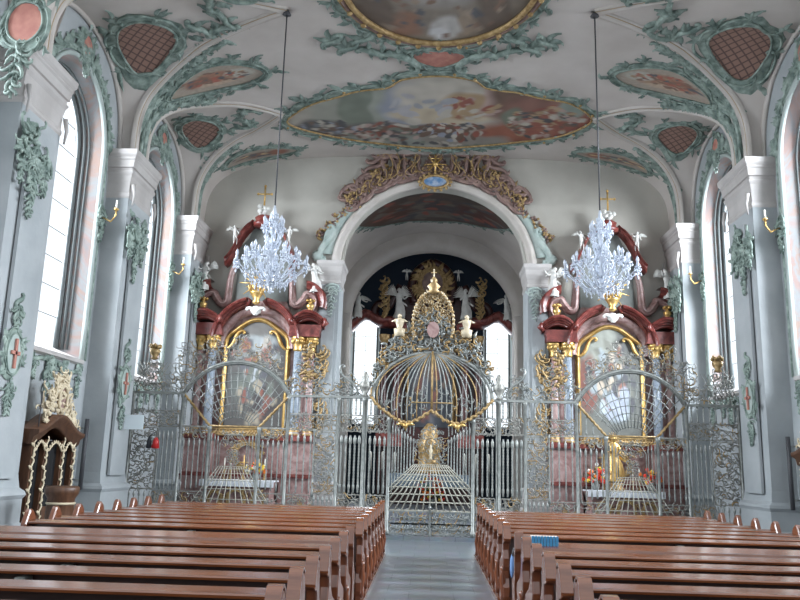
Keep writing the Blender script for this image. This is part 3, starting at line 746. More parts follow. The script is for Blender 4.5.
# pale green band with volutes hugging the arch
F = lambda x, z, h=0: Vector((x, YEND-.03-h, z))
t = thing('arch_surround', 'pale green scrolled band with gilt volutes hugging the chancel arch', 'ornament', (0, YEND, AZ))
mb = MB(); rows = []
for k in range(61):
    a = PI*(.035+.93*k/60); wob = .17+.07*math.sin(a*14)**2+(.25*max(0, math.cos(a)**8)); r = []
    for d, h in ((.28, 0), (.30, .10), (.30+wob*.5, .13), (.30+wob, .10), (.30+wob+.02, 0)): r.append((-(AX+d)*math.cos(a), YEND-h, AZ+(AA-AZ+d)*math.sin(a)))
    rows.append(r)
mb.grid(rows)
for s in (-1, 1):
    scroll(mb, F, (s*3.55, 7.95), (s*3.15, 8.9), -s, .09, 'S', 0, 7, .08)
    mb.lathe([(.02, 0), (.17, .02), (.19, .1), (.12, .16), (.04, .2)], n=12, fn=lambda r, a, z, s=s: (s*3.62+r*math.cos(a), YEND-.02-z, 8.0+r*math.sin(a)))
mb.build('band', 'greenlt', t)
t = thing('arch_crest', 'plum brown rococo crest with gilded scrolls sitting over the chancel arch', 'cartouche', (0, YEND, 10.6))
mb = MB(); rng = random.Random(4)
def AP(a, d): return ((AX+d)*math.cos(a), AZ+(AA-AZ+d)*math.sin(a))
def lim_(a): return .42+1.0*max(0, math.sin(a)-.74)*2.9+.14*math.sin(a*17+1)
half = []
for k in range(15):
    a = lerp(.72, PI/2, k/14)
    half.append(('s', AP(a-.10, .42), AP(a+.10, .42+.25*rng.random()), rng.choice((1, 1, -1)), .055, 'C', 0, .10))
    half.append(('s', AP(a-.05, .42+lim_(a)*.95), AP(a+.12, .42+lim_(a)*rng.uniform(.6, 1)), rng.choice((1, -1)), .06, rng.choice('CS'), 0, .14))
    half.append(('s', AP(a, .45), AP(a+rng.uniform(-.08, .08), .45+lim_(a)*.9), rng.choice((1, -1)), .05, 'S', 0, .16))
    half.append(('s', AP(a-.04, .5), AP(a+.05, .5+lim_(a)*rng.uniform(.3, .8)), rng.choice((1, -1)), .016, rng.choice('CS'), 1, .22))
    for _ in range(9): half.append(('l', AP(a+rng.uniform(-.08, .08), .42+rng.random()*lim_(a)), rng.uniform(0, 6.28), rng.uniform(.18, .34), .12, rng.uniform(-1.3, 1.3), 0 if rng.random() < .8 else 1))
    if k % 2: half.append(('b', AP(a, .4+lim_(a)*rng.random()))); half.pop(-12)
for (c0, d0) in ((AP(.70, .62), .2), (AP(1.02, .75), .2)):
    for _ in range(7): half.append(('b', (c0[0]+rng.uniform(-.12, .12), c0[1]+rng.uniform(-.1, .2))))
for e in half:
    for q in (-1, 1):
        mx = lambda p: (q*p[0], p[1])
        if e[0] == 's': scroll(mb, F, mx(e[1]), mx(e[2]), q*e[3], e[4], e[5], e[6], 6, e[7])
        elif e[0] == 'l': leaf(mb, F, mx(e[1]), e[2] if q > 0 else PI-e[2], e[3], e[4], q*e[5], .14, e[6])
        else: mb.blob(F(q*e[1][0], e[1][1], .2), .055, m=1)
rows = []
for k in range(41):
    a = lerp(1.0, PI-1.0, k/40); lim = lim_(a)*.28
    rows.append([F(*AP(a, .40), 0), F(*AP(a, .45), .10), F(*AP(a, .45+lim*.6), .12), F(*AP(a, .45+lim), .0)])
mb.grid(rows)
mb.build('scrollwork', ['plum', 'goldm'], t)
for s in (-1, 1):
    mb = MB()
    for k in range(34):
        q = k/34; p = (s*lerp(2.15, 3.75, q)+rng.uniform(-.14, .14), lerp(10.1, 8.6, q)+rng.uniform(-.2, .25)*(1.2-q))
        leaf(mb, F, p, rng.uniform(0, 6.28), .22, .1, 1, .1, 0 if k % 3 else 1); mb.blob(F(p[0], p[1], .1), .045, m=0 if k % 2 else 1)
    mb.build('gilt_leaf_fall', ['goldm', 'plum'], t)
mb = MB(); mb.prism(oval(0, 10.45, .36, .17, 24), lambda x, z: F(x, z, .1), lambda x, z: F(x, z, .2)); mb.build('blue_oval', mat('blue_enamel', (.10, .22, .42), .4, col2=(.45, .5, .58), scale=6), t)
mb = MB(); mb.tube([F(x, z, .2) for x, z in oval(0, 10.45, .4, .21, 24)], .05, 6, closed=True)
for k in range(16): a = 2*PI*k/16; mb.blob(F(.5*math.cos(a), 10.45+.29*math.sin(a), .2), .055)
mb.build('oval_frame', 'goldm', t)
mb = MB()
for k in range(8): a = PI*k/4; mb.tube([F(0, 11.0, .3), F(.32*math.cos(a), 11.0+.32*math.sin(a), .28)], [.03, .01], 5)
mb.tube([F(0, 10.7, .32), F(0, 11.35, .32)], .025, 5); mb.tube([F(-.13, 11.18, .32), F(.13, 11.18, .32)], .02, 5); mb.blob(F(0, 11.0, .3), .1)
mb.build('gilt_cross', 'gold', t)
# ---------------------------------------------------------------- chancel beyond the arch
CW = 3.7
def cv(y): return 10.75
mb = MB(); rows = []
for k in range(31):
    a = PI*k/30; rows.append([(-CW*math.cos(a), y, 7.6+3.1*math.sin(a)) for y in (24.2, 26, 28, 30, 32.4)])
mb.grid(rows); struct(mb.build('ceiling_choir', 'ceiling'))
mb = MB()
for s in (-1, 1):
    for ya, yb, za, zb in ((24.2, 27.4, 0, 7.6), (29.4, 32.4, 0, 7.6), (27.4, 29.4, 0, 3.4), (27.4, 29.4, 7.3, 7.6)):  # gap is an unseen opening, added to let the side fill in
        mb.add([(s*CW, ya, za), (s*CW, yb, za), (s*CW, yb, zb), (s*CW, ya, zb)], [(0, 1, 2, 3)])
struct(mb.build('wall_choir_sides', 'wall'))
FC = lambda x, y, h=0: Vector((x, y, 7.6+3.1*math.sqrt(max(0.0, 1-(x/CW)**2))-h))
def choir_fresco():
    pc = paintfn((.12, .09, .075), [(0, 0, .6, .5, (.10, .085, .085)), (.6, 0, .3, .5, (.13, .06, .05)), (-.6, 0, .3, .5, (.14, .07, .05)), (0, .5, .6, .2, (.20, .18, .16))], 1.5, [(0, 0, .9, .8, 60, .1, [BR, DK, (.2, .17, .14), RD])], 12)
    t = thing('choir_fresco', 'dark ceiling painting inside the choir vault, seen under the chancel arch', 'painting', (0, 27, 10.6))
    patch(FC, smooth_closed([(-2.6, 26.2), (-2.4, 25.2), (-1, 24.9), (1, 24.9), (2.4, 25.2), (2.6, 26.2), (1.9, 27.6), (.8, 28.1), (0, 28.3), (-.8, 28.1), (-1.9, 27.6)]), (0, 26.6), lambda x, y: tuple(q*.8 for q in pc(x/2.6, (y-26.6)/1.7)), 24, .03, .1).build('painting', 'paint', t)
    mb = MB(); rocaille(mb, FC, smooth_closed([(-2.6, 26.2), (-2.4, 25.2), (-1, 24.9), (1, 24.9), (2.4, 25.2), (2.6, 26.2), (1.9, 27.6), (.8, 28.1), (0, 28.3), (-.8, 28.1), (-1.9, 27.6)]), .22, 91, dens=.6); mb.build('stucco_frame', 'green', t)
choir_fresco()
# second arch
mb = MB(); rows = []
A2, Z2, T2 = 3.15, 7.4, 10.05
for k in range(41):
    a = PI*k/40; c, s_ = -math.cos(a), math.sin(a)
    rows.append([(A2*c, 30.6, Z2+(T2-Z2)*s_), (A2*c, 29.9, Z2+(T2-Z2)*s_), ((A2+.3)*c, 29.85, Z2+(T2-Z2+.3)*s_), (CW*1.01*c, 29.85, Z2+(3.45)*s_)])
mb.grid(rows)
for s in (-1, 1): mb.box(*sorted((s*A2, s*CW)), 29.9, 30.6, .1, Z2)
struct(mb.build('trim_%d' % ti, 'rib')); ti += 1
# choir back wall with two windows
BY = 32.4
mb = MB(); CWX = [(-3.22, -2.24), (2.24, 3.22)]; CZ0, CZ1, CZ2 = 3.3, 7.3, 7.85
def rect(x0, x1, z0, z1): mb.add([(x0, BY, z0), (x1, BY, z0), (x1, BY, z1), (x0, BY, z1)], [(0, 1, 2, 3)])
rect(-4, -3.22, 0, 11.7); rect(3.22, 4, 0, 11.7); rect(-2.24, 2.24, 0, 11.7)
for (a, b) in CWX:
    rect(a, b, 0, CZ0)
    c = (a+b)/2; hw = (b-a)/2
    for k in range(12):
        x0 = a+(b-a)*k/12; x1 = a+(b-a)*(k+1)/12
        z0, z1 = (CZ1+(CZ2-CZ1)*math.sqrt(max(0, 1-((x-c)/hw)**2)) for x in (x0, x1))
        mb.add([(x0, BY, z0), (x1, BY, z1), (x1, BY, 11.7), (x0, BY, 11.7)], [(0, 1, 2, 3)])
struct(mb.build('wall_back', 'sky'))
for i, (a, b) in enumerate(CWX):
    c = (a+b)/2; hw = (b-a)/2
    r = bpy.data.objects.new('window_%d' % (7+i), None); COL.objects.link(r); r.location = (c, BY, CZ0); r['kind'] = 'structure'
    P = [(c+x, z) for x, z in arch_path(hw, CZ1, CZ2, CZ0)]
    mb = MB(); mb.grid([[(x, BY-.35, z+(.0)) if False else (c+(x-c)*1.25, BY-.4, z+(.12 if z > CZ1 else 0)), (x, BY+.02, z)] for x, z in P]); mb.build('reveal', 'rim', r)
    mb = MB(); mb.tube([(x, BY, z) for x, z in P], .05, 5); mb.build('window_frame', 'iron', r)
    mb = MB(); mb.add([(x, BY+.01, z) for x, z in P], [tuple(range(len(P)))]); mb.build('pane', 'glass', r)
    mb = MB(); mb.box(c-.006, c+.006, BY-.01, BY+.01, CZ0, CZ2)
    for k in range(6): z = CZ0+.6*(k+1); mb.box(a, b, BY-.01, BY+.01, z-.005, z+.005)
    mb.build('leading', 'lead', r)
# outer shell around choir, keeps stray sky light out
mb = MB()
for s in (-1, 1):
    for ya, yb, za, zb in ((24.2, 27.4, 0, 11.8), (29.4, 33, 0, 11.8), (27.4, 29.4, 0, 3.4), (27.4, 29.4, 7.3, 11.8)):
        mb.add([(s*4.2, ya, za), (s*4.2, yb, za), (s*4.2, yb, zb), (s*4.2, ya, zb)], [(0, 1, 2, 3)])
mb.add([(-4.2, 33.0, 8), (4.2, 33.0, 8), (4.2, 33, 12), (-4.2, 33, 12)], [(0, 1, 2, 3)])
struct(mb.build('wall_outer', 'wall'))
# ---------------------------------------------------------------- figures
def skinned(name, verts, edges, radii, m, parent=None, levels=1):
    me = bpy.data.meshes.new('tmp'); me.from_pydata(verts, edges, []); o = bpy.data.objects.new('tmp', me); COL.objects.link(o)
    md = o.modifiers.new('s', 'SKIN'); me.skin_vertices[0].data[0].use_root = True
    for v, r in zip(me.skin_vertices[0].data, radii): v.radius = (r, r)
    if levels: o.modifiers.new('b', 'SUBSURF').levels = levels
    dg = bpy.context.evaluated_depsgraph_get(); dg.update(); ev = bpy.data.meshes.new_from_object(o.evaluated_get(dg))
    bpy.data.objects.remove(o); ev.name = name; ev.materials.clear(); ev.materials.append(M[m])
    ev.polygons.foreach_set('use_smooth', [True]*len(ev.polygons))
    r = bpy.data.objects.new(name, ev); COL.objects.link(r)
    if parent: r.parent = parent
    return r
def figure(name, label, loc, H, rz, m='white', la=((-.16, -.02, .62), (-.22, -.10, .70)), ra=((.16, -.02, .62), (.20, -.12, .52)), lean=0., robe=True, wings=None, kneel=False, group=None, cat='statue', halo=None, wspread=1.0, legs=((-.06, -.02, .26), (-.06, 0, .03), (.07, -.06, .27), (.08, .01, .03))):
    """one statue: continuous body, drapery, wings as parts; faces -Y at rz=0"""
    t = thing(name, label, cat, loc, group, rz)
    L = lambda p: Vector((p[0]+lean*max(0, p[2]-.3), p[1], p[2]))*H
    V = [(0, 0, .50), (0, .005, .60), (0, 0, .72), (0, -.005, .82), (0, -.012, .865), (0, -.018, .91), (0, -.012, .95),
         (-.09, 0, .765), la[0], la[1], (la[1][0]*1.12, la[1][1]-.03, la[1][2]+.04), (.09, 0, .765), ra[0], ra[1], (ra[1][0]*1.12, ra[1][1]-.03, ra[1][2]+.02),
         (-.05, 0, .46), legs[0], legs[1], (legs[1][0], legs[1][1]-.07, .012), (.05, 0, .46), legs[2], legs[3], (legs[3][0], legs[3][1]-.07, .012)]
    E_ = [(0, 1), (1, 2), (2, 3), (3, 4), (4, 5), (5, 6), (2, 7), (7, 8), (8, 9), (9, 10), (2, 11), (11, 12), (12, 13), (13, 14), (0, 15), (15, 16), (16, 17), (17, 18), (0, 19), (19, 20), (20, 21), (21, 22)]
    R = [.075, .062, .082, .033, .048, .058, .035, .038, .028, .02, .018, .038, .028, .02, .018, .058, .042, .026, .017, .058, .042, .026, .017]
    skinned('body', [L(p) for p in V], E_, [r*H for r in R], m, t)
    # hair
    mb = MB(); mb.blob(L((0, .014, .93)), .058*H, .055*H, .055*H, n=8, k=6)
    for k in range(8): a = PI*k/7; mb.blob(L((.055*math.cos(a), .02+.03*math.sin(a), .91-.01*(k % 2))), .022*H)
    mb.blob(L((0, -.078, .905)), .010*H, .012*H, .016*H)
    mb.build('hair', m).parent = t
    if robe:
        mb = MB(); rows = []
        for i, z in enumerate((.04, .14, .25, .38, .50, .58, .66, .74)):
            rr = (.17, .155, .145, .13, .095, .085, .10, .085)[i]; row = []
            for k in range(21):
                a = 2*PI*k/20; f = 1+.16*math.sin(a*5+z*7)*(1-z) if z < .6 else 1
                x = rr*f*math.cos(a)*1.05+(.04*math.sin(z*6) if z < .55 else 0); y = rr*f*math.sin(a)*.78
                row.append(L((x, y, z)))
            rows.append(row)
        mb.grid(rows)
        # flying sash
        mb.grid([[L((lerp(-.08, .26, q), .03+.05*math.sin(q*5), lerp(.62, .40, q)+dz)) for dz in (0, .05, .10-.05*q)] for q in [k/8 for k in range(9)]])
        mb.build('drapery', m).parent = t
    if wings:
        for s in (-1, 1):
            mb = MB()
            for k in range(9):
                q = k/8; a = lerp(.25, 1.35, q)*1.0
                b0 = L((s*.04, .07, .74)); tip = L((s*(.10+.36*wspread*math.cos(a)), .14, .72+.34*math.sin(a)*wings-.06*(1-q)))
                mid = (b0+tip)/2+Vector((0, .02, .03))*H; mb.tube([b0, mid, tip], [.02*H, .028*H, .006*H], 5)
            mb.build('wing', m).parent = t
    if halo:
        mb = MB()
        for k in range(14): a = 2*PI*k/14; mb.tube([L((.07*math.cos(a), .03, .92+.07*math.sin(a))), L((.13*math.cos(a), .03, .92+.13*math.sin(a)))], [.008*H, .002*H], 4)
        mb.build('rays', 'gold').parent = t
    return t
# ---------------------------------------------------------------- wrought iron screen
FY = 19.1
FI = lambda u, v, h=0: Vector((u, FY-h, v))
def spindle(mb, x, z0, z1, r=.018, m=0, y=FY):
    n = max(8, int((z1-z0)/.035)); pr = []; r *= .78
    for i in range(n+1):
        t = i/n; z = lerp(z0, z1, t); k = r*(1+.45*(i % 2)); 
        if t < .06 or t > .94: k = r*1.2
        if abs(t-.9) < .05: k = r*2.3
        if abs(t-.1) < .04: k = r*1.8
        pr.append((k, z))
    mb.lathe(pr, (x, y, 0), 6, m)
def spindles(parent, x0, x1, n, z0f, z1f, r=.018, mats=('iron',)):
    for k in range(n):
        x = lerp(x0, x1, (k+.5)/n); mb = MB(); a = z0f(x) if callable(z0f) else z0f; b = z1f(x) if callable(z1f) else z1f
        if b-a < .12: continue
        spindle(mb, x, a, b, r); mb.build('spindle', mats[0], parent)
def scrollfill(mb, x0, x1, z0, z1, cell, seed, r=.014, inside=None, dens=1.0, gold=.15, depth=.03):
    rng = random.Random(seed); cell *= .8; r *= .85; nx = max(1, round((x1-x0)/cell)); nz = max(1, round((z1-z0)/cell)); cx, cz = (x1-x0)/nx, (z1-z0)/nz
    for i in range(nx):
        for j in range(nz):
            for q in range(3):
                x, z = x0+(i+rng.random())*cx, z0+(j+rng.random())*cz
                if rng.random() > dens: continue
                a = rng.choice((0, PI/2, PI/4, -PI/4, PI, 2.2)); L = cell*rng.uniform(.5, .85)
                p = (x-math.cos(a)*L/2, z-math.sin(a)*L/2); e = (x+math.cos(a)*L/2, z+math.sin(a)*L/2)
                if inside and not (inside(*p) and inside(*e)): continue
                if not (x0-.02 <= min(p[0], e[0]) and max(p[0], e[0]) <= x1+.02 and z0-.02 <= min(p[1], e[1]) and max(p[1], e[1]) <= z1+.02):
                    p = (min(max(p[0], x0), x1), min(max(p[1], z0), z1)); e = (min(max(e[0], x0), x1), min(max(e[1], z0), z1))
                    if math.hypot(p[0]-e[0], p[1]-e[1]) < cell*.2: continue
                m = 1 if rng.random() < gold else 0
                scroll(mb, FI, p, e, rng.choice((1, -1)), r, rng.choice('CCS'), m, 4, depth*(rng.random()-.5), True)
            if rng.random() < .3*dens:
                x, z = x0+(i+rng.random())*cx, z0+(j+rng.random())*cz
                if not inside or inside(x, z): leaf(mb, FI, (x, z), rng.uniform(0, 6.28), cell*.45, cell*.2, rng.uniform(-1, 1), .03, 1 if rng.random() < gold*2 else 0)
def scrollpanel(parent, x0, x1, z0, z1, seed, cell=.2, r=.013, gold=.15, inside=None, dens=1, name='scroll_panel', frame=True):
    mb = MB(); scrollfill(mb, x0, x1, z0, z1, cell, seed, r, inside, dens, gold)
    if frame:
        for z in (z0, z1): mb.box(x0, x1, FY-.014, FY+.014, z-.012, z+.012)
        for x in (x0, x1): mb.box(x-.012, x+.012, FY-.014, FY+.014, z0, z1)
    return mb.build(name, ['irondk', 'goldm'], parent)
RZ = 3.27
def post(parent, x, z0, z1, r=.04, cap=False):
    mb = MB(); mb.lathe([(r*1.6, z0), (r*1.6, z0+.1), (r, z0+.14), (r, z1-.12), (r*1.5, z1-.08), (r*1.5, z1)], (x, FY, 0), 8); mb.build('post', 'iron', parent)
def screen(s):
    sd = 'left' if s < 0 else 'right'
    t = thing('iron_screen', 'wide wrought iron screen with a fan shaped net before the %s side altar' % sd, 'iron screen', (s*4.4, FY, .09), 'iron screen wings')
    X = lambda a: s*a
    def pr(a, b): return (min(s*a, s*b), max(s*a, s*b))
    for x, z1 in ((7.28, RZ), (6.05, RZ), (5.35, 2.5), (4.14, 2.5), (3.46, RZ), (2.24, RZ), (1.62, RZ)): post(t, X(x), .09, z1)
    for a, b in ((1.4, 3.46), (6.05, 7.34)):
        mb = MB(); x0, x1 = pr(a, b); mb.box(x0, x1, FY-.05, FY+.05, RZ-.03, RZ+.03); mb.build('top_rail', 'iron', t)
    mb = MB()
    x0, x1 = pr(1.62, 7.3); mb.box(x0, x1, FY-.03, FY+.03, .1, .14); mb.build('bottom_rail', 'iron', t)
    # outer section 6.05 - 7.28
    x0, x1 = pr(6.1, 7.24)
    spindles(t, x0, x1, 8, 2.86, RZ-.03, .017)
    scrollpanel(t, x0, x1, 2.46, 2.84, 11+s, .17, .012)
    m_ = (6.1+7.24)/2-.05
    xo = pr(m_, 7.24); xi = pr(6.1, m_)
    scrollpanel(t, *xo, .98, 2.42, 13+s, .19, .014, .05); spindles(t, *xi, 5, .98, 2.36, .017)
    spindles(t, *xo, 5, .15, .94, .017); scrollpanel(t, *xi, .15, .94, 15+s, .18, .013)
    # fan arch
    cx = X(4.745); hw = 1.30
    RS = (hw*hw+.64)/1.6; AS = math.asin(hw/RS)
    FAZ = lambda a: (cx+RS*math.sin(AS*a), RZ+.80-RS+RS*math.cos(AS*a))
    arc = [FAZ(-1+k/18) for k in range(37)]
    mb = MB(); mb.tube([(x, FY, z) for x, z in arc], .045, 7); mb.tube([(x, FY-.04, z-.05) for x, z in arc], .015, 5, 0); mb.build('fan_arch', 'iron', t)
    mb = MB()
    for q in (-1, 1): mb.tube([(cx+q*lerp(hw, .60, k/24), FY-.02+.012*math.sin(k*2.2), lerp(RZ, 2.5, k/24)+.012*math.cos(k*2.2)) for k in range(25)], .032, 6)
    mb.tube([(cx-.6, FY, 2.5), (cx+.6, FY, 2.5)], .028, 6); mb.tube([(cx-.6, FY, 2.44), (cx+.6, FY, 2.44)], .016, 6)
    mb.build('gilt_fan_edge', 'goldm', t)
    def ray(a, q):   # a 0..1 across the fan, q 0..1 from inner arc to outer
        oa = lerp(PI, 0, a); ox, oz = FAZ(2*a-1)
        ix, iz = cx+.34*math.cos(lerp(PI*1.02, -PI*.02, a)), 2.5+.20*math.sin(oa)
        if a in (0, 1): ix, iz = cx+.6*(-1 if a == 0 else 1), 2.5
        return (lerp(ix, ox, q), lerp(iz, oz, q))
    mb = MB()
    for k in range(1, 16):
        a = k/16; mb.tube([(ray(a, q)[0], FY, ray(a, q)[1]) for q in (0, .5, 1)], .012, 5)
    for j in range(8):
        q = (j/7)**1.1*.93+.02
        mb.tube([(ray(.02+.96*a/30, q)[0], FY, ray(.02+.96*a/30, q)[1]) for a in range(31)], .012, 5)
    mb.build('fan_net', 'iron', t)
    # little balusters between fan edge and posts
    for q in (-1, 1):
        xa, xb = sorted((cx+q*hw, cx+q*.66)); f = lambda x, q=q: lerp(2.5, RZ, (abs(x-cx)-.6)/(hw-.6))-.03
        spindles(t, xa, xb, 4, 2.52, f, .015)
        mb = MB(); mb.box(xa, xb, FY-.02, FY+.02, 2.46, 2.5); scrollfill(mb, xa, xb, 2.22, 2.46, .16, 17+q, .011); mb.build('scroll_frieze', ['irondk', 'goldm'], t)
        # perspective side walls: spindles shorter towards the inner doorway
        xa, xb = sorted((cx+q*1.28, cx+q*.64)); spindles(t, xa, xb, 5, lambda x: .95+.2*(1.28-abs(x-cx)), 2.2, .016)
        spindles(t, *sorted((cx+q*.58, cx+q*.34)), 3, lambda x: 1.05+1.0*(.6-abs(x-cx)), lambda x: 2.36-.35*(.6-abs(x-cx)), .011)
        scrollpanel(t, xa, xb, .15, .95, 19+q+s, .19, .012, .1, inside=lambda x, z: abs(x-cx) > .6+.5*max(0, .9-z) or z > .7, dens=.7)
    # floor net in perspective
    mb = MB()
    for k in range(-6, 7): mb.tube([(cx+k*.055, FY-.01, 1.55), (cx+k*.22, FY-.01, .14)], [.008, .014], 4)
    for j in range(8):
        q = (j/7)**1.7; z = lerp(1.55, .2, q); w = lerp(.33, 1.3, q); mb.tube([(cx-w, FY-.01, z), (cx+w, FY-.01, z)], lerp(.008, .013, q), 4)
    mb.build('floor_net', 'netiron', t)
    # little inner doorway ornament
    mb = MB(); mb.tube([(cx-.33, FY, 1.55), (cx-.33, FY, 2.1), (cx-.2, FY, 2.3), (cx+.2, FY, 2.3), (cx+.33, FY, 2.1), (cx+.33, FY, 1.55)], .014, 5)
    scrollfill(mb, cx-.3, cx+.3, 2.02, 2.4, .14, 5, .009); scrollfill(mb, cx-.14, cx+.14, 1.6, 1.95, .12, 6, .009); mb.build('inner_doorway', ['irondk', 'goldm'], t)
    # section 2.24 - 3.46 with a thin middle post at 2.85
    post(t, X(2.80), .9, 2.5, .022)
    for (a, b), sd_ in (((2.28, 2.8), 1), ((2.8, 3.42), 0)):
        x0, x1 = pr(a, b); spindles(t, x0, x1, 4, 2.86, RZ-.03, .017); scrollpanel(t, x0, x1, 2.46, 2.84, 21+sd_+s, .17, .012)
        if sd_: scrollpanel(t, x0, x1, .98, 2.42, 23, .18, .012); spindles(t, x0, x1, 5, .15, .94, .02)
        else: spindles(t, x0, x1, 4, .98, 2.36, .017); scrollpanel(t, x0, x1, .15, .94, 25, .17, .012)
    x0, x1 = pr(1.66, 2.2); spindles(t, x0, x1, 5, 2.86, RZ-.03, .018); scrollpanel(t, x0, x1, 2.46, 2.84, 27+s, .16, .013, .1)
    spindles(t, x0, x1, 5, 1.02, 2.36, .024); scrollpanel(t, x0, x1, .15, .98, 29+s, .17, .014, .2)
    # crests above the rail
    def hfan(x):
        d = abs(x-cx)/hw
        return RZ+.80*(1-d*d) if d < 1 else RZ
    mb = MB()
    top = lambda x: RZ+1.38-.30*(abs(abs(x)-5.0)/1.4)**2+.16*math.sin(x*9)+.08*math.sin(x*23)
    x0, x1 = pr(3.7, 6.35)
    scrollfill(mb, x0, x1, RZ+.05, RZ+1.75, .2, 31+s, .011, lambda x, z: hfan(x)+.03 < z < top(x), .95, .2, .08)
    mb.build('fan_crest', ['irondk', 'goldm'], t)
    mb = MB(); x0, x1 = pr(6.05, 7.2)
    bx = X(6.85)
    top2 = lambda x: RZ+.45+.75*math.exp(-((abs(x)-6.85)/.22)**2)
    scrollfill(mb, x0, x1, RZ+.04, RZ+1.1, .2, 33+s, .011, lambda x, z: z < top2(x), 1, .1, .06)
    for k in range(-3, 4):
        for d in (-1, 1): mb.tube([(bx+k*.09-d*.16, FY-.03, RZ+.15), (bx+k*.09+d*.16, FY-.03, RZ+.75)], .009, 4)
    mb.build('corner_crest', ['irondk', 'goldm'], t)
    mb = MB(); mb.lathe([(.02, 0), (.10, .03), (.06, .08), (.12, .16), (.14, .24), (.08, .28), (.10, .34), (.03, .36)], (bx, FY, RZ+.8), 10)
    for k in range(9): a = 2*PI*k/9; mb.blob((bx+.11*math.cos(a), FY+.11*math.sin(a), RZ+1.12+.03*(k % 2)), .055)
    mb.build('basket_finial', 'goldm', t)
    mb = MB(); x0, x1 = pr(2.5, 3.6)
    top3 = lambda x: RZ+.35+1.0*math.exp(-((abs(x)-3.05)/.28)**2)
    scrollfill(mb, x0, x1, RZ+.04, RZ+1.5, .19, 35+s, .012, lambda x, z: z < top3(x), 1, .3, .08)
    mb.build('post_crest', ['iron', 'goldm'], t)
    mb = MB()
    for k in range(16):
        rng = random.Random(k); mb.blob((X(3.05)+rng.uniform(-.14, .14), FY-.03, RZ+.85+rng.uniform(-.35, .4)), .045, m=0); leaf(mb, FI, (X(3.05)+rng.uniform(-.1, .1), RZ+.7+rng.uniform(-.3, .4)), rng.uniform(0, 6.28), .2, .08, 1, .05)
    mb.build('gilt_bouquet', 'goldm', t)
    mb = MB(); x0, x1 = pr(1.7, 2.45)
    scrollfill(mb, x0, x1, RZ+.04, RZ+.75, .18, 37+s, .014, lambda x, z: z < RZ+.3+.4*math.exp(-((abs(x)-2.05)/.2)**2), 1, .1, .05)
    scroll(mb, FI, (X(1.8), RZ+.1), (X(2.25), RZ+.7), s, .03, 'S', 0, 6); mb.build('small_crest', ['iron', 'goldm'], t)
    mb = MB(); mb.lathe([(.10, 0), (.05, .05), (.13, .2), (.15, .3), (.06, .4), (.09, .48), (.02, .6)], (X(1.62), FY, RZ+.03), 10); mb.build('urn_finial', 'irondk', t)
    return t
screen(-1); screen(1)
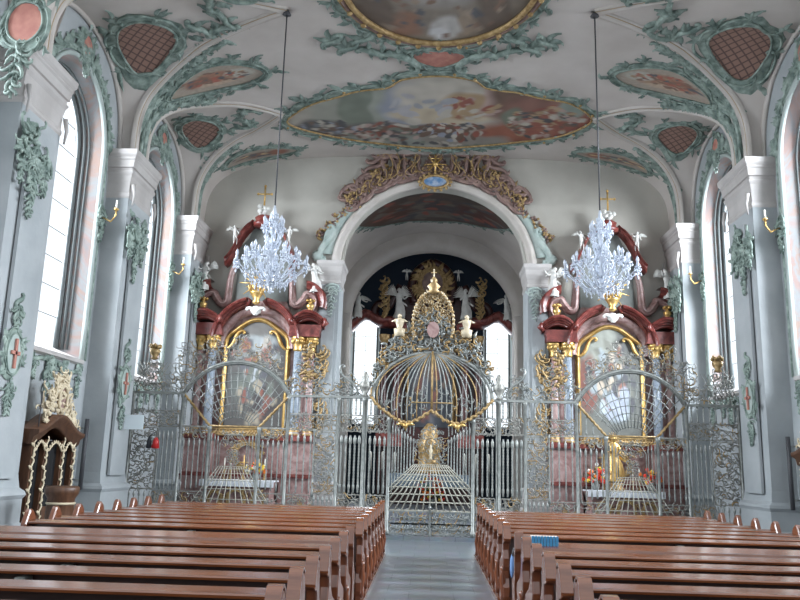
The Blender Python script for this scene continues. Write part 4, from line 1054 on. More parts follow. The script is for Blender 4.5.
def gate():
    t = thing('iron_gate', 'tall wrought iron central gate with a ribbed dome and a floor net in perspective', 'gate', (0, FY, .09))
    for x in (-1.0, 1.0): post(t, x, .09, 2.82, .045)
    for s in (-1, 1): post(t, s*1.56, .1, RZ, .02)
    mb = MB(); mb.lathe([(.035, .09), (.025, .15), (.025, .72), (.05, .74), (.02, .78)], (0, FY-.03, 0), 7); mb.build('lock_bar', 'iron', t)
    # base rows of hoops
    for z0, z1, sd in ((.14, .36, 1), (.36, .64, 2)):
        mb = MB()
        for q in (-1, 1):
            for k in range(8):
                x = q*(.10+k*.11); zm_ = (z0+z1)/2
                scroll(mb, FI, (x-.04, z0+.05), (x+.04, z1-.05), (-1)**k, .012, 'S', 1 if k % 4 == 1 else 0, 5, 0, True)
                scroll(mb, FI, (x-.045, zm_), (x+.045, zm_), (-1)**k, .011, 'C', 0, 5, 0.02, True)
        scrollfill(mb, -.96, .96, z0, z1, .16, 60+sd, .012, None, .6, .2)
        mb.box(-.98, .98, FY-.02, FY+.02, z0-.015, z0+.015); mb.box(-.98, .98, FY-.02, FY+.02, z1-.015, z1+.015)
        mb.build('hoop_row', ['iron', 'goldm'], t)
    mb = MB()
    for k in range(-9, 10):
        xt, xb = k*.045, k*.165
        if abs(xb) > .98: zb = lerp(1.72, .66, (.98-abs(xt))/(abs(xb)-abs(xt))); xb = math.copysign(.98, xb)
        else: zb = .66
        mb.tube([(xt, FY-.01, 1.72), (xb, FY-.01, zb)], [.010, .019], 4)
    for j in range(9):
        q = (j/8)**1.5; z = lerp(1.72, .66, q); w = min(.98, lerp(.41, 1.5, q)); mb.tube([(-w, FY-.01, z), (w, FY-.01, z)], lerp(.010, .019, q), 4)
    mb.build('floor_net', 'netiron', t)
    for s in (-1, 1):
        xa, xb = sorted((s*.95, s*.38)); spindles(t, xa, xb, 8, lambda x: 1.72-.75*max(0, (abs(x)-.42)/.55), lambda x: 2.30+.42*(abs(x)-.38)/.57, .015)
        spindles(t, xa, xb, 7, lambda x: 2.36+.30*(abs(x)-.38)/.57, lambda x: 2.62+.22*(abs(x)-.38)/.57, .012)
        xa, xb = sorted((s*1.05, s*1.52)); spindles(t, xa, xb, 4, 2.86, RZ-.05, .017); scrollpanel(t, xa, xb, 2.46, 2.84, 41, .15, .013, .1)
        spindles(t, xa, xb, 4, 1.02, 2.36, .02); scrollpanel(t, xa, xb, .15, .98, 43, .16, .013, .1)
    mb = MB(); ins = lambda x, z: (abs(x)/.42)**2+((z-2.12)/.52)**2 < 1
    scrollfill(mb, -.42, .42, 1.66, 2.62, .15, 45, .010, ins, .8, .22, .05); mb.tube([FI(x, z, 0) for x, z in oval(0, 2.1, .17, .25, 20)], .016, 5, 1, closed=True)
    mb.build('inner_cartouche', ['iron', 'goldm'], t)
    mb = MB(); mb.lathe([(.04, 0), (.025, .05), (.035, .15), (.05, .22), (.02, .27), (.03, .31), (.01, .35)], (0, FY-.05, 1.84), 8); mb.build('gilt_statuette', 'cream', t)
    # dome
    hw, ap = 1.45, 4.42
    arc = [(-hw*math.cos(PI*k/40), RZ-.02+(ap-RZ)*math.sin(PI*k/40)) for k in range(41)]
    mb = MB(); mb.tube([(x, FY, z) for x, z in arc], .045, 7); mb.build('dome_arch', 'iron', t)
    def gar(x):
        a = abs(x); return pl([(0, 2.98), (.12, 2.92), (.3, 2.78), (.5, 2.70), (.7, 2.70), (.9, 2.80), (1.2, 3.0), (1.35, 3.14), (1.45, RZ)], a)
    mb = MB()
    for k in range(-11, 12):
        xe = k*.118; ze = gar(xe)+.02; pts = []
        for i in range(13):
            q = i/12; bulge = math.sin(PI*min(1, q*1.02)*.5); x = xe*(math.sin(q*PI/2)**.75)*(1+.10*math.sin(PI*q)); z = lerp(ap-.03, ze, q**1.35); pts.append((x, FY-.02-.06*math.sin(PI*q), z))
        mb.tube(pts, .015, 5, 1 if k % 4 == 1 else 0)
    for k in range(-5, 6):
        if k == 0: continue
        x = k*.235; 
        for q in (.35, .6, .85):
            z = lerp(gar(x)+.05, ap-.5-abs(k)*.10, 1-q); xx = x*(1-.45*(1-q)); leaf(mb, FI, (xx, z), rngd(k, q), .11, .05, 1, .05, 1 if (k+int(q*10)) % 3 == 0 else 0)
            scroll(mb, FI, (xx-.03, z), (xx+.05, z+.06), 1, .010, 'C', 0, 4, .05, True)
    mb.build('dome_ribs', ['iron', 'goldm'], t)
    mb = MB(); mb.tube([(-.5, FY-.08, 3.18), (.5, FY-.08, 3.18)], .014, 5); mb.tube([(0, FY-.08, ap), (0, FY-.08, 2.95)], .028, 6); mb.build('dome_cross_bar', 'goldm', t)
    mb = MB(); N = 90; pts = []
    for i in range(N+1):
        x = lerp(-1.45, 1.45, i/N); pts.append((x, FY-.09+.02*math.cos(i*1.6), gar(x)+.02*math.sin(i*1.6)))
    mb.tube(pts, .035, 6)
    for i in range(0, N+1, 3): mb.blob(pts[i], .045)
    mb.build('gilt_garland', 'goldm', t)
    for s in (-1, 1):
        mb = MB(); c = (s*.62, FY-.12, 2.62)
        mb.blob(c, .07, .06, .07, n=8, k=6)
        for q in (-1, 1): mb.tube([c, (c[0]+q*.12, c[1]-.02, c[2]+.05), (c[0]+q*.22, c[1], c[2]+.02)], [.04, .05, .01], 5)
        mb.tube([(c[0], c[1], c[2]), (c[0]+.02, c[1], c[2]-.12)], [.05, .01], 6); mb.build('gilt_winged_head', 'gold', t)
    # crest
    def top(x):
        a = abs(x); return pl([(0, 5.6), (.3, 5.35), (.52, 5.05), (.8, 4.98), (1.05, 4.75), (1.2, 4.45), (1.42, 4.2), (1.5, 3.6), (1.55, 3.3)], a)+.06*math.sin(x*19)
    def arcz(x): return RZ+(ap-RZ)*math.sqrt(max(0, 1-(x/hw)**2)) if abs(x) < hw else RZ
    mb = MB(); scrollfill(mb, -1.5, 1.5, 3.35, 5.5, .16, 51, .02, lambda x, z: arcz(x)+.02 < z < top(x), 1.0, .28, .16)
    scrollfill(mb, -1.45, 1.45, 3.6, 5.3, .2, 53, .022, lambda x, z: arcz(x)+.02 < z < top(x), .8, .25, .1)
    for k in range(60):
        rng = random.Random(k+200); x, z = rng.uniform(-1.2, 1.2), rng.uniform(3.8, 5.2)
        if arcz(x)+.05 < z < top(x): leaf(mb, FI, (x, z), rng.uniform(0, 6.28), .2, .08, rng.uniform(-1, 1), .08, k % 3 == 0)
    mb.build('crest_scrolls', ['iron', 'goldm'], t)
    mb = MB(); ring_ = [(.5*math.sin(a)*(1 if True else 1), 5.1+.02+.80*math.cos(a)) for a in [lerp(-2.0, 2.0, k/30) for k in range(31)]]
    mb.tube([(x, FY-.05, z) for x, z in ring_], .028, 6)
    for k, (x, z) in enumerate(ring_):
        mb.blob((x, FY-.08, z), .045)
    mb.lathe([(.05, 0), (.16, .06), (.10, .12), (.17, .2), (.07, .3), (.09, .36), (.02, .45)], (0, FY-.05, 5.85), 10)
    mb.tube([(0, FY-.05, 6.2), (0, FY-.05, 6.5)], .02, 5); mb.tube([(-.07, FY-.05, 6.4), (.07, FY-.05, 6.4)], .016, 5)
    scrollfill(mb, -.42, .42, 5.0, 6.05, .15, 57, .018, lambda x, z: (x/.44)**2+((z-5.45)/.75)**2 < 1 and z < 6.1-abs(x)*.9, 1, .6, .12)
    mb.m = [0 if (i//7) % 3 else 1 for i in range(len(mb.m))]; mb.build('gilt_crown', ['goldm', 'cream'], t)
    for s in (-1, 1):
        mb = MB(); c = Vector((s*.82, FY-.08, 5.08)); mb.lathe([(.12, -.3), (.14, -.12), (.06, -.1), (.1, .02), (.12, .1), (.03, .16)], tuple(c), 8)
        for q in (-1, 1): mb.tube([c, c+Vector((q*.1, 0, .1)), c+Vector((q*.2, 0, .06))], [.04, .05, .01], 5)
        mb.blob(c+Vector((0, 0, .2)), .06); mb.build('gilt_cherub', 'cream', t)
    mb = MB(); mb.prism(oval(0, 4.95, .15, .2, 16), lambda x, z: (x, FY-.1, z), lambda x, z: (x, FY-.14, z)); mb.build('crest_shield', 'pink', t)
    return t
def rngd(k, q): return (k*1.7+q*9) % 6.28
gate()
# lamp and card
t = thing('votive_lamp', 'small red and black lamp hanging on the left iron screen', 'lamp', (-6.62, FY-.16, 1.98))
mb = MB(); mb.lathe([(.02, 0), (.10, .02), (.07, .2), (.03, .27)], (-6.58, FY-.16, 1.92), 10); mb.build('red_shade', 'redpaint', t)
mb = MB(); mb.lathe([(.02, 0), (.07, .02), (.05, .2), (.02, .3)], (-6.74, FY-.16, 1.92), 10); mb.tube([(-6.74, FY-.16, 2.2), (-6.66, FY-.12, 2.3), (-6.66, FY, 2.3)], .012, 5); mb.build('black_holder', 'black', t)
t = thing('notice_card', 'blank pale card standing out from the left pier beside the screen', 'notice', (-6.9, 18.0, 2.45))
mb = MB(); mb.box(-7.02, -6.58, 17.98, 18.0, 2.33, 2.66); mb.build('card', 'paper', t)
mb = MB(); mb.tube([(-7.12, 18.01, 2.5), (-6.95, 18.01, 2.5)], .012, 5); mb.build('bracket', 'iron', t)
# ---------------------------------------------------------------- chandeliers
def chandelier(s):
    x, y, z = s*3.32, 15.4, 5.12
    t = thing('crystal_chandelier', 'large crystal chandelier of many candle arms on a cable, %s of the aisle' % ('left' if s < 0 else 'right'), 'chandelier', (x, y, z), 'pair of crystal chandeliers')
    ztop = zm(x)-.08
    mb = MB(); mb.tube([(x, y, z+1.7), (x, y, ztop)], .016, 6); mb.build('cable', 'lead', t)
    mb = MB(); mb.lathe([(.03, 0), (.10, .03), (.06, .1), (.02, .12)], (x, y, ztop-.06), 8); mb.build('ceiling_hook', 'lead', t)
    mb = MB(); mb.lathe([(.02, 0), (.06, .05), (.03, .1), (.12, .2), (.05, .3), (.04, .55), (.11, .68), (.04, .8), (.03, 1.1), (.09, 1.2), (.03, 1.35), (.05, 1.55), (.02, 1.72)], (x, y, z+.02), 10); mb.build('stem', 'crystal', t)
    rng = random.Random(77+s); drops = MB()
    def drop(c, r): 
        c = Vector(c); drops.add([c+Vector((0, 0, r*1.7)), c+Vector((r, 0, 0)), c+Vector((0, r, 0)), c+Vector((-r, 0, 0)), c+Vector((0, -r, 0)), c+Vector((0, 0, -r*1.9))],
                                 [(0, 1, 2), (0, 2, 3), (0, 3, 4), (0, 4, 1), (5, 2, 1), (5, 3, 2), (5, 4, 3), (5, 1, 4)])
    tiers = [(12, .72, .46, .16), (10, .54, .60, .25), (6, .36, .72, .40), (6, .20, 1.26, 1.0)]
    for n, R, zz, zr in tiers:
        for k in range(n):
            a = 2*PI*(k+.5*(n % 4 == 2))/n; c, s_ = math.cos(a), math.sin(a)
            P = [(x+c*R*q, y+s_*R*q, z+zr+(zz-zr)*(.5-.5*math.cos(PI*q))-.16*math.sin(PI*q)) for q in [i/7 for i in range(8)]]
            mb = MB(); mb.tube(P, .014, 5); mb.lathe([(.02, 0), (.06, .015), (.065, .03), (.02, .035)], P[-1], 8); arm = mb.build('arm', 'crystal', t)
            mb = MB(); e = P[-1]; mb.lathe([(.02, .03), (.02, .12), (.026, .13), (.036, .165), (.026, .21), (.004, .25)], e, 6); cd = mb.build('candle', 'crystal', arm)
            for q in range(4): b = 2*PI*q/4+k; drop((e[0]+.06*math.cos(b), e[1]+.06*math.sin(b), e[2]-.03), .022)
            drop((e[0], e[1], e[2]-.11), .026)
            for q in (3, 5): drop((P[q][0], P[q][1], P[q][2]-.06), .022); drop((P[q][0], P[q][1], P[q][2]-.13), .018)
    for k in range(50):
        a = rng.uniform(0, 6.28); h = rng.random(); R = lerp(.06, .16, math.sin(h*PI)); drop((x+R*math.cos(a), y+R*math.sin(a), z+.35+h*1.2), .028)
    for (R0, z0, R1, z1) in ((.07, 1.55, .20, 1.28), (.20, 1.2, .10, .85), (.12, .9, .58, .60), (.1, .05, .50, .25)):
        for k in range(8):
            a = 2*PI*k/8
            for q in range(6): u = q/5; drop((x+lerp(R0, R1, u)*math.cos(a), y+lerp(R0, R1, u)*math.sin(a), z+lerp(z0, z1, u)-.08*math.sin(PI*u)), .022)
    d = drops.build('crystal_drops', 'crystal', t); d['kind'] = 'stuff'
    mb = MB(); mb.lathe([(.01, -.12), (.05, -.08), (.03, -.03), (.07, .03)], (x, y, z), 8); mb.build('bottom_ball', 'crystal', t)
chandelier(-1); chandelier(1)
# ---------------------------------------------------------------- side altars
def molding(mb, path, prof, m=0):
    """sweep a (out, forward) profile along an XZ path; forward = -Y"""
    rows = []
    for i, (x, y, z) in enumerate(path):
        a = path[max(0, i-1)]; b = path[min(len(path)-1, i+1)]; tx, tz = b[0]-a[0], b[2]-a[2]; L = math.hypot(tx, tz) or 1
        nx, nz = -tz/L, tx/L
        rows.append([(x+nx*o, y-h, z+nz*o) for o, h in prof])
    mb.grid(rows, m)
def altar(s):
    sd = 'left' if s < 0 else 'right'; cx = s*5.28; y0 = 23.72; k = -1 if s < 0 else 1
    t = thing('side_altar', 'red and pink marble side altar with gilt framed painting on the %s' % sd, 'altar', (cx, 23.2, .09), 'pair of side altars')
    def bx(mb, a, b, ya, yb, za, zb, m=0): mb.box(cx+a, cx+b, ya, yb, za, zb, m)
    # table
    mb = MB(); bx(mb, -1.05, 1.05, 21.9, 23.0, .09, .22); pr = [(0, .22), (0.04, .3), (.02, .45), (-.06, .7), (-.05, .95), (.02, 1.08), (.06, 1.14)]
    rows = [[(cx-.95-o, 23.0, z), (cx-.95-o, 22.0-o, z), (cx+.95+o, 22.0-o, z), (cx+.95+o, 23.0, z)] for o, z in pr]; mb.grid(rows, 0, False); mb.add(rows[-1], [(0, 1, 2, 3)])
    mb.build('altar_table', 'pink', t)
    mb = MB(); FA = lambda u, v, h=0: Vector((cx+u, 21.98-h, v))
    rocaille(mb, FA, oval(0, .66, .2, .22), .14, 3); 
    for q in (-1, 1): rocaille(mb, FA, oval(q*.6, .66, .13, .18), .1, 5); scroll(mb, FA, (q*.3, .45), (q*.9, .4), q, .025, 'S')
    mb.build('gilt_table_ornament', 'goldm', t)
    mb = MB(); bx(mb, -1.02, 1.02, 21.93, 23.0, 1.14, 1.17); rows = [[(cx-1.03, 21.92, 1.17), (cx+1.03, 21.92, 1.17)]]; 
    mb.grid([[(cx+lerp(-1.03, 1.03, i/40), 21.92-.012*math.sin(i*1.3), z) for i in range(41)] for z in (1.17, 1.0)]); mb.build('altar_cloth', 'cloth', t)
    # base
    mb = MB(); bx(mb, -1.9, 1.9, 22.9, y0, .09, .5); bx(mb, -1.8, 1.8, 23.0, y0, .5, 1.3)
    for q in (-1, 1): bx(mb, *sorted((q*1.0, q*1.85)), 22.75, y0, .5, 2.35)
    bx(mb, -1.0, 1.0, 23.05, y0, 1.3, 2.4); mb.build('pedestal', 'pink', t)
    mb = MB()
    for z0, z1, o in ((.42, .52, .05), (1.25, 1.36, .06), (2.28, 2.44, .08)):
        bx(mb, -1.0, 1.0, 23.0-o, y0, z0, z1)
        for q in (-1, 1): bx(mb, *sorted((q*(1.0-o), q*(1.85+o))), 22.75-o, y0, z0, z1)
    mb.build('red_cornices', 'red', t)
    mb = MB(); FB = lambda u, v, h=0: Vector((cx+u, 22.98-h, v))
    for z in (2.5, 2.42): mb.tube([FB(x, z, .1) for x in (-1.02, 1.02)], .03, 6)
    rng = random.Random(3)
    for i in range(22): x = lerp(-1, 1, i/21); scroll(mb, FB, (x, 2.44), (x+.09, 2.52), 1, .016, 'C', 0, 4, .12, True)
    rocaille(mb, FB, oval(0, 1.85, .3, .3), .2, 9); mb.build('gilt_base_ornament', 'goldm', t)
    # back wall slab of the aedicule
    mb = MB(); out = [(-1.9, 2.4), (1.9, 2.4), (1.85, 5.3), (1.15, 5.7), (.8, 6.5), (-.8, 6.5), (-1.15, 5.7), (-1.85, 5.3)]
    mb.prism(out, lambda x, z: (cx+x, y0, z), lambda x, z: (cx+x, 23.5, z)); mb.build('backing_slab', 'pink', t)
    # painting
    W_ = .93; top = lambda x: 5.05+.85*math.sqrt(max(0, 1-(x/W_)**2))**1.0 if abs(x) < W_ else 5.05
    out = [(-W_, 2.6), (W_, 2.6)]+[(W_, 2.6+(5.05-2.6)*q/8) for q in range(1, 8)]+[(W_*math.cos(PI*q/20), 5.05+.82*math.sin(PI*q/20)*(1-.12*math.sin(2*PI*q/20)**2)) for q in range(21)]+[(-W_, 5.05-(5.05-2.6)*q/8) for q in range(1, 8)]
    if s < 0: pf_ = paintfn((.09, .085, .08), [(0, .75, .8, .3, (.16, .15, .14)), (.1, .6, .5, .15, (.30, .32, .32)), (.4, .45, .25, .12, (.28, .12, .09)), (-.3, -.2, .5, .3, (.10, .11, .10)), (.3, -.5, .4, .3, (.06, .05, .05))], 1.5, [(0, .35, .7, .35, 34, .13, [(.42, .38, .33), (.25, .12, .09), DK, (.2, .21, .2), (.36, .38, .40)]), (0, -.3, .7, .5, 30, .13, [DK, (.13, .14, .12), (.3, .26, .2), (.2, .08, .06)])], 21)
    else: pf_ = paintfn((.16, .165, .15), [(-.3, .7, .7, .3, (.30, .31, .27)), (.4, .6, .3, .3, (.13, .13, .12)), (-.7, 0, .3, .5, (.22, .10, .08)), (0, .1, .5, .4, (.14, .14, .13)), (.2, -.4, .4, .3, (.30, .34, .36))], 1.5, [(0, .1, .8, .6, 60, .12, [(.48, .40, .32), DK, (.26, .13, .1), (.32, .36, .38), (.2, .2, .17)]), (.2, -.4, .5, .3, 16, .14, [(.42, .47, .5), BL, DK])], 22)
    FP = lambda u, v, h=0: Vector((cx+u, 23.46-h, v))
    patch(FP, out, (0, 4.1), lambda x, z: pf_(x/W_, (z-4.2)/1.65), 30, 0, .12).build('altar_painting', 'oil', t)
    mb = MB(); path = [(cx+x, 23.44, z) for x, z in [(W_+.02, 2.55)]+[(W_+.02, 2.6+2.4*q/8) for q in range(9)]+[((W_+.02+.05*math.sin(3*PI*q/24)**2)*math.cos(PI*q/24), 5.05+.86*math.sin(PI*q/24)+(-.10*math.sin(2*PI*q/24)**2)) for q in range(25)]+[(-W_-.02, 5.0-2.4*q/8) for q in range(9)]]
    molding(mb, path, [(-.02, 0), (-.02, .07), (.04, .10), (.09, .07), (.13, .12), (.17, .10), (.18, 0)]) if False else None
    mb.tube(path, .075, 7); mb.tube([(p[0]*1.0, p[1]-.05, p[2]) for p in path], .045, 6)
    mb.tube([(cx-W_-.05, 23.4, 2.58), (cx+W_+.05, 23.4, 2.58)], .07, 6)
    for q in (-1, 1): scroll(mb, FP, (q*(W_-.02), 5.0), (q*(W_-.45), 5.55), q, .05, 'S', 0, 6, .08)
    mb.build('gilt_picture_frame', 'gold', t)
    # columns
    for q, n in ((-1, 1), (1, 1)):
        for xx, mm, yy in ((1.28, 'blue', 23.2), (1.66, 'pink', 23.3)):
            c = (cx+q*xx, yy, 0)
            mb = MB(); mb.lathe([(.16, 2.44), (.16, 2.52), (.12, 2.56), (.135, 2.7), (.13, 3.6), (.11, 4.95)], c, 14); col_ = mb.build('column', mm, t)
            mb = MB(); mb.lathe([(.11, 4.92), (.14, 4.97), (.12, 5.02), (.17, 5.2), (.22, 5.3), (.22, 5.36)], c, 12)
            for i in range(8):
                a = 2*PI*i/8; mb.blob((c[0]+.17*math.cos(a), c[1]+.17*math.sin(a), 5.22), .055, .055, .08)
            cp_ = mb.build('gilt_capital', 'gold', t)
            mb = MB(); mb.lathe([(.17, 2.44), (.17, 2.5), (.14, 2.54), (.16, 2.6), (.13, 2.66)], c, 12); mb.build('gilt_column_base', 'goldm', t)
    # entablature blocks, curved outward
    for q in (-1, 1):
        mb = MB(); 
        pts = [(1.0, 5.36), (1.9, 5.36), (1.92, 5.55), (1.98, 5.62), (1.95, 5.72), (1.05, 5.72)]
        mb.prism([(x, z) for x, z in pts], lambda x, z: (cx+q*x, y0, z), lambda x, z: (cx+q*x, 23.02, z)); mb.build('frieze_block', 'red', t)
        # sweeping cornice wing
        STEP = ((0, .0), (.0, .50), (.03, .56), (.07, .56), (.08, .62), (.13, .64), (.14, .70), (.19, .72), (.20, .78), (.25, .80), (.29, .76), (.30, .0))
        mb = MB(); rows = []
        for i in range(21):
            u = i/20; x = lerp(1.12, 2.05, u); z = 5.72+.13*math.sin(u*PI)-.10*u**4-.06*(1-u)**4
            rows.append([(cx+q*x, 23.6-h*(.85+.25*math.sin(u*PI)), z+o) for o, h in STEP])
        mb.grid(rows, 0, False); mb.add(rows[-1], [tuple(range(12))]); mb.add(rows[0], [tuple(range(12))[::-1]])
        mb.tube([(cx+q*2.03, 22.95, 5.66), (cx+q*2.13, 22.9, 5.76), (cx+q*2.07, 22.9, 5.90)], [.06, .09, .04], 8)
        mb.tube([(cx+q*1.14, 22.95, 5.72), (cx+q*1.04, 22.9, 5.80), (cx+q*1.08, 22.9, 5.95)], [.05, .075, .04], 8)
        mb.build('cornice_wing', 'red', t)
        # arched pediment half over the painting
        mb = MB(); rows = []
        for i in range(15):
            a = lerp(.06, 1.32, i/14); R = 1.06; x, z = R*math.cos(a), 5.22+1.05*math.sin(a); nx, nz = math.cos(a), math.sin(a)
            rows.append([(cx+q*(x+nx*o), 23.5-h, z+nz*o) for o, h in ((.04, 0), (.04, .34), (.07, .40), (.11, .40), (.12, .46), (.17, .48), (.18, .56), (.23, .60), (.27, .56), (.28, 0))])
        mb.grid(rows, 0, False); mb.add(rows[0], [tuple(range(10))]); mb.add(rows[-1], [tuple(range(10))[::-1]])
        mb.tube([(cx+q*.30, 23.1, 6.28), (cx+q*.22, 23.05, 6.42), (cx+q*.32, 23.05, 6.5)], [.05, .07, .04], 8); mb.build('pediment_half', 'red', t)
        mb = MB(); rows = []
        for i in range(15):
            a = lerp(-.05, 1.5, i/14); R = .98; x, z = R*math.cos(a), 5.08+.98*math.sin(a); nx, nz = math.cos(a), math.sin(a)
            rows.append([(cx+q*(x+nx*o), 23.45-h, z+nz*o) for o, h in ((0, 0), (.02, .12), (.2, .22), (.24, 0))])
        mb.grid(rows); mb.build('arch_band', 'pink', t)
        # side volutes
        mb = MB(); 
        V = [(1.55, 6.05), (1.75, 6.35), (1.70, 6.62), (1.45, 6.72), (1.37, 6.60), (1.18, 6.38), (1.02, 6.45), (.98, 6.8), (.95, 7.2), (.85, 7.6)]
        VV = smooth_open(V, 5); mb.tube([(cx+q*x, 23.42, z) for x, z in VV], [.085+.045*math.sin(PI*i/(len(VV)-1)) for i in range(len(VV))], 8); mb.tube([(cx+q*x, 23.30, z) for x, z in VV], .035, 6); mb.build('pink_volute', 'pink', t)
        mb = MB(); rows = []
        for i in range(12):
            a = lerp(-.3, 1.5, i/11); x, z = 1.42+.42*math.cos(a), 6.42+.42*math.sin(a); nx, nz = math.cos(a), math.sin(a)
            rows.append([(cx+q*(x+nx*o), 23.6-h, z+nz*o) for o, h in ((0, 0), (0, .45), (.1, .55), (.16, .55), (.22, .62), (.26, 0))])
        mb.grid(rows); mb.build('upper_scroll', 'red', t)
        mb = MB(); mb.lathe([(.08, 0), (.04, .06), (.1, .16), (.13, .24), (.05, .3), (.07, .36), (.02, .46)], (cx+q*1.62, 23.0, 6.05), 8)
        for i in range(5): a = 2*PI*i/5; mb.blob((cx+q*1.62+.1*math.cos(a), 23.0+.1*math.sin(a), 6.44), .05)
        mb.build('gilt_vase', 'gold', t)
    # top piece
    mb = MB(); out = [(-.82, 6.5), (.82, 6.5), (.8, 7.4), (.95, 8.0), (.5, 8.5), (.32, 8.95), (0, 9.1), (-.32, 8.95), (-.5, 8.5), (-.95, 8.0), (-.8, 7.4)]
    mb.prism(out, lambda x, z: (cx+x, y0, z), lambda x, z: (cx+x, 23.55, z)); mb.build('top_slab', 'shadegreen', t)
    for q in (-1, 1):
        mb = MB(); rows = []
        for i in range(14):
            u = i/13; x = lerp(.30, 1.12, u); z = 8.95-1.05*u**.8+.18*math.sin(u*PI*1.6)
            w5 = .55+.6*u; rows.append([(cx+q*x, 23.6, z-.16*w5), (cx+q*x, 23.2, z-.16*w5), (cx+q*x, 23.12, z-.08*w5), (cx+q*x, 23.12, z), (cx+q*x, 23.02, z+.02), (cx+q*x, 23.6, z+.12*w5)])
        mb.grid(rows, 0, False); mb.add(rows[-1], [tuple(range(6))]); mb.add(rows[0], [tuple(range(6))[::-1]]); mb.build('top_wing', 'red', t)
    mb = MB(); mb.lathe([(.32, 8.8), (.36, 8.9), (.26, 8.98), (.30, 9.08), (.2, 9.16), (.08, 9.2)], (cx, 23.3, 0), 12); mb.build('top_cushion', 'red', t)
    mb = MB(); FT = lambda u, v, h=0: Vector((cx+u, 23.2-h, v)); rng = random.Random(8)
    for i in range(12): mb.blob((cx+rng.uniform(-.16, .16), 23.15+rng.uniform(-.08, .08), 9.28+rng.uniform(-.08, .14)), .075)
    mb.build('white_cloud_cluster', 'white', t)
    mb = MB(); zc_ = 9.45; mb.tube([(cx, 23.15, zc_), (cx, 23.15, zc_+.62)], .028, 6); mb.tube([(cx-.2, 23.15, zc_+.38), (cx+.2, 23.15, zc_+.38)], .026, 6)
    for a, b in ((0, .64), (-.21, .38), (.21, .38)): mb.blob((cx+a, 23.15, zc_+b), .045)
    mb.build('gilt_cross', 'gold', t)
    # sunburst and crown under the chandelier
    mb = MB(); c = Vector((cx, 23.0, 6.95)); 
    for i in range(18):
        a = 2*PI*i/18; L = .55 if i % 2 else .38; mb.tube([c, c+Vector((L*math.cos(a), -.04, L*math.sin(a)))], [.03, .012], 4)
    mb.blob(c, .12); mb.build('gilt_sunburst', 'gold', t)
    mb = MB(); mb.lathe([(.06, 6.28), (.12, 6.34), (.07, 6.42), (.2, 6.6), (.22, 6.66), (.08, 6.68)], (cx, 22.9, 0), 10)
    for i in range(7): a = 2*PI*i/7; mb.tube([(cx+.16*math.cos(a), 22.9+.16*math.sin(a), 6.62), (cx+.25*math.cos(a), 22.9+.25*math.sin(a), 6.80), (cx+.2*math.cos(a), 22.9+.2*math.sin(a), 6.9)], [.04, .04, .015], 5)
    mb.build('gilt_flame_vase', 'gold', t)
    mb = MB(); FK = lambda u, v, h=0: Vector((cx+u, 22.95-h, v)); mb.blob((cx, 22.92, 6.1), .17, .08, .14, n=9, k=6)
    for q in (-1, 1): scroll(mb, FK, (0, 6.0), (q*.25, 6.15), q, .05, 'C', 0, 6, .06)
    mb.build('white_keystone', 'white', t)
    # lower side ornaments: gilded reliquary scrolls
    for q in (-1, 1):
        mb = MB(); FS = lambda u, v, h=0: Vector((cx+q*u, 23.3-h, v)); rng = random.Random(5)
        for i in range(26):
            u = rng.random(); x = 1.86+.2*math.sin(u*9)*.6+rng.uniform(-.08, .14); z = 2.5+u*2.4; scroll(mb, FS, (x-.1, z), (x+.12, z+.14), 1, .025, 'C', 0, 5, .06*rng.random(), True); leaf(mb, FS, (x, z), rng.uniform(0, 6), .18, .08, 1, .05)
        mb.build('gilt_side_ornament', 'goldm', t)
    # figures standing on the altar
    G = 'white angels on the side altars'
    for q in (-1, 1):
        w = 'left' if q < 0 else 'right'
        figure('angel_statue', 'white winged angel statue on the %s shoulder of the %s side altar' % (w, sd), (cx+q*1.72, 23.15, 6.70), .95, q*.35, la=((-.17, -.08, .72), (-.26, -.16, .84)), ra=((.15, -.05, .64), (.24, -.12, .66)), lean=-q*.15, wings=.9, group=G, wspread=.8)
        figure('putto_statue', 'small white cherub seated on the %s side of the top of the %s side altar' % (w, sd), (cx+q*.82, 23.1, 8.18), .62, -q*.3, la=((-.16, -.04, .7), (-.24, -.1, .85)), ra=((.16, -.04, .62), (.2, -.12, .5)), robe=False, wings=.6, group='cherubs on the side altars', lean=q*.1)
    # things on the altar table
    for q, lab in ((-1, 'left'), (1, 'right')):
        for j, dx in enumerate((.30, .48)):
            tt = thing('altar_candlestick', 'gilt candlestick with a white candle on the %s side altar, %s side, %s' % (sd, lab, ('inner', 'outer')[j]), 'candlestick', (cx+q*(dx+.1), 22.8, 1.17), 'candlesticks on the side altars')
            mb = MB(); mb.lathe([(.06, 0), (.03, .04), (.02, .1), (.035, .14), (.015, .2), (.045, .27)], (cx+q*(dx+.1), 22.8, 1.17), 8); mb.build('stick', 'goldm', tt)
            mb = MB(); mb.lathe([(.018, 0), (.018, .3), (.004, .33)], (cx+q*(dx+.1), 22.8, 1.44), 6); mb.build('candle', 'wax', tt)
    # cross or madonna in the middle
    if s > 0:
        figure('gilded_statue', 'gilded statue of a crowned robed woman on the right side altar', (cx-.18, 22.5, 1.36), 1.35, 0, m='gold', la=((-.14, -.06, .62), (-.06, -.12, .66)), ra=((.14, -.06, .62), (.06, -.14, .60)), halo=True)
        tt = thing('statue_plinth', 'gilt plinth under the gilded statue on the right side altar', 'plinth', (cx-.18, 22.5, 1.17)); mb = MB(); mb.lathe([(.28, 0), (.28, .05), (.2, .1), (.24, .19), (.2, .195)], (cx-.18, 22.5, 1.172), 10); mb.build('block', 'goldm', tt)
        tt.location = (cx-.18, 22.5, 1.17)
    else:
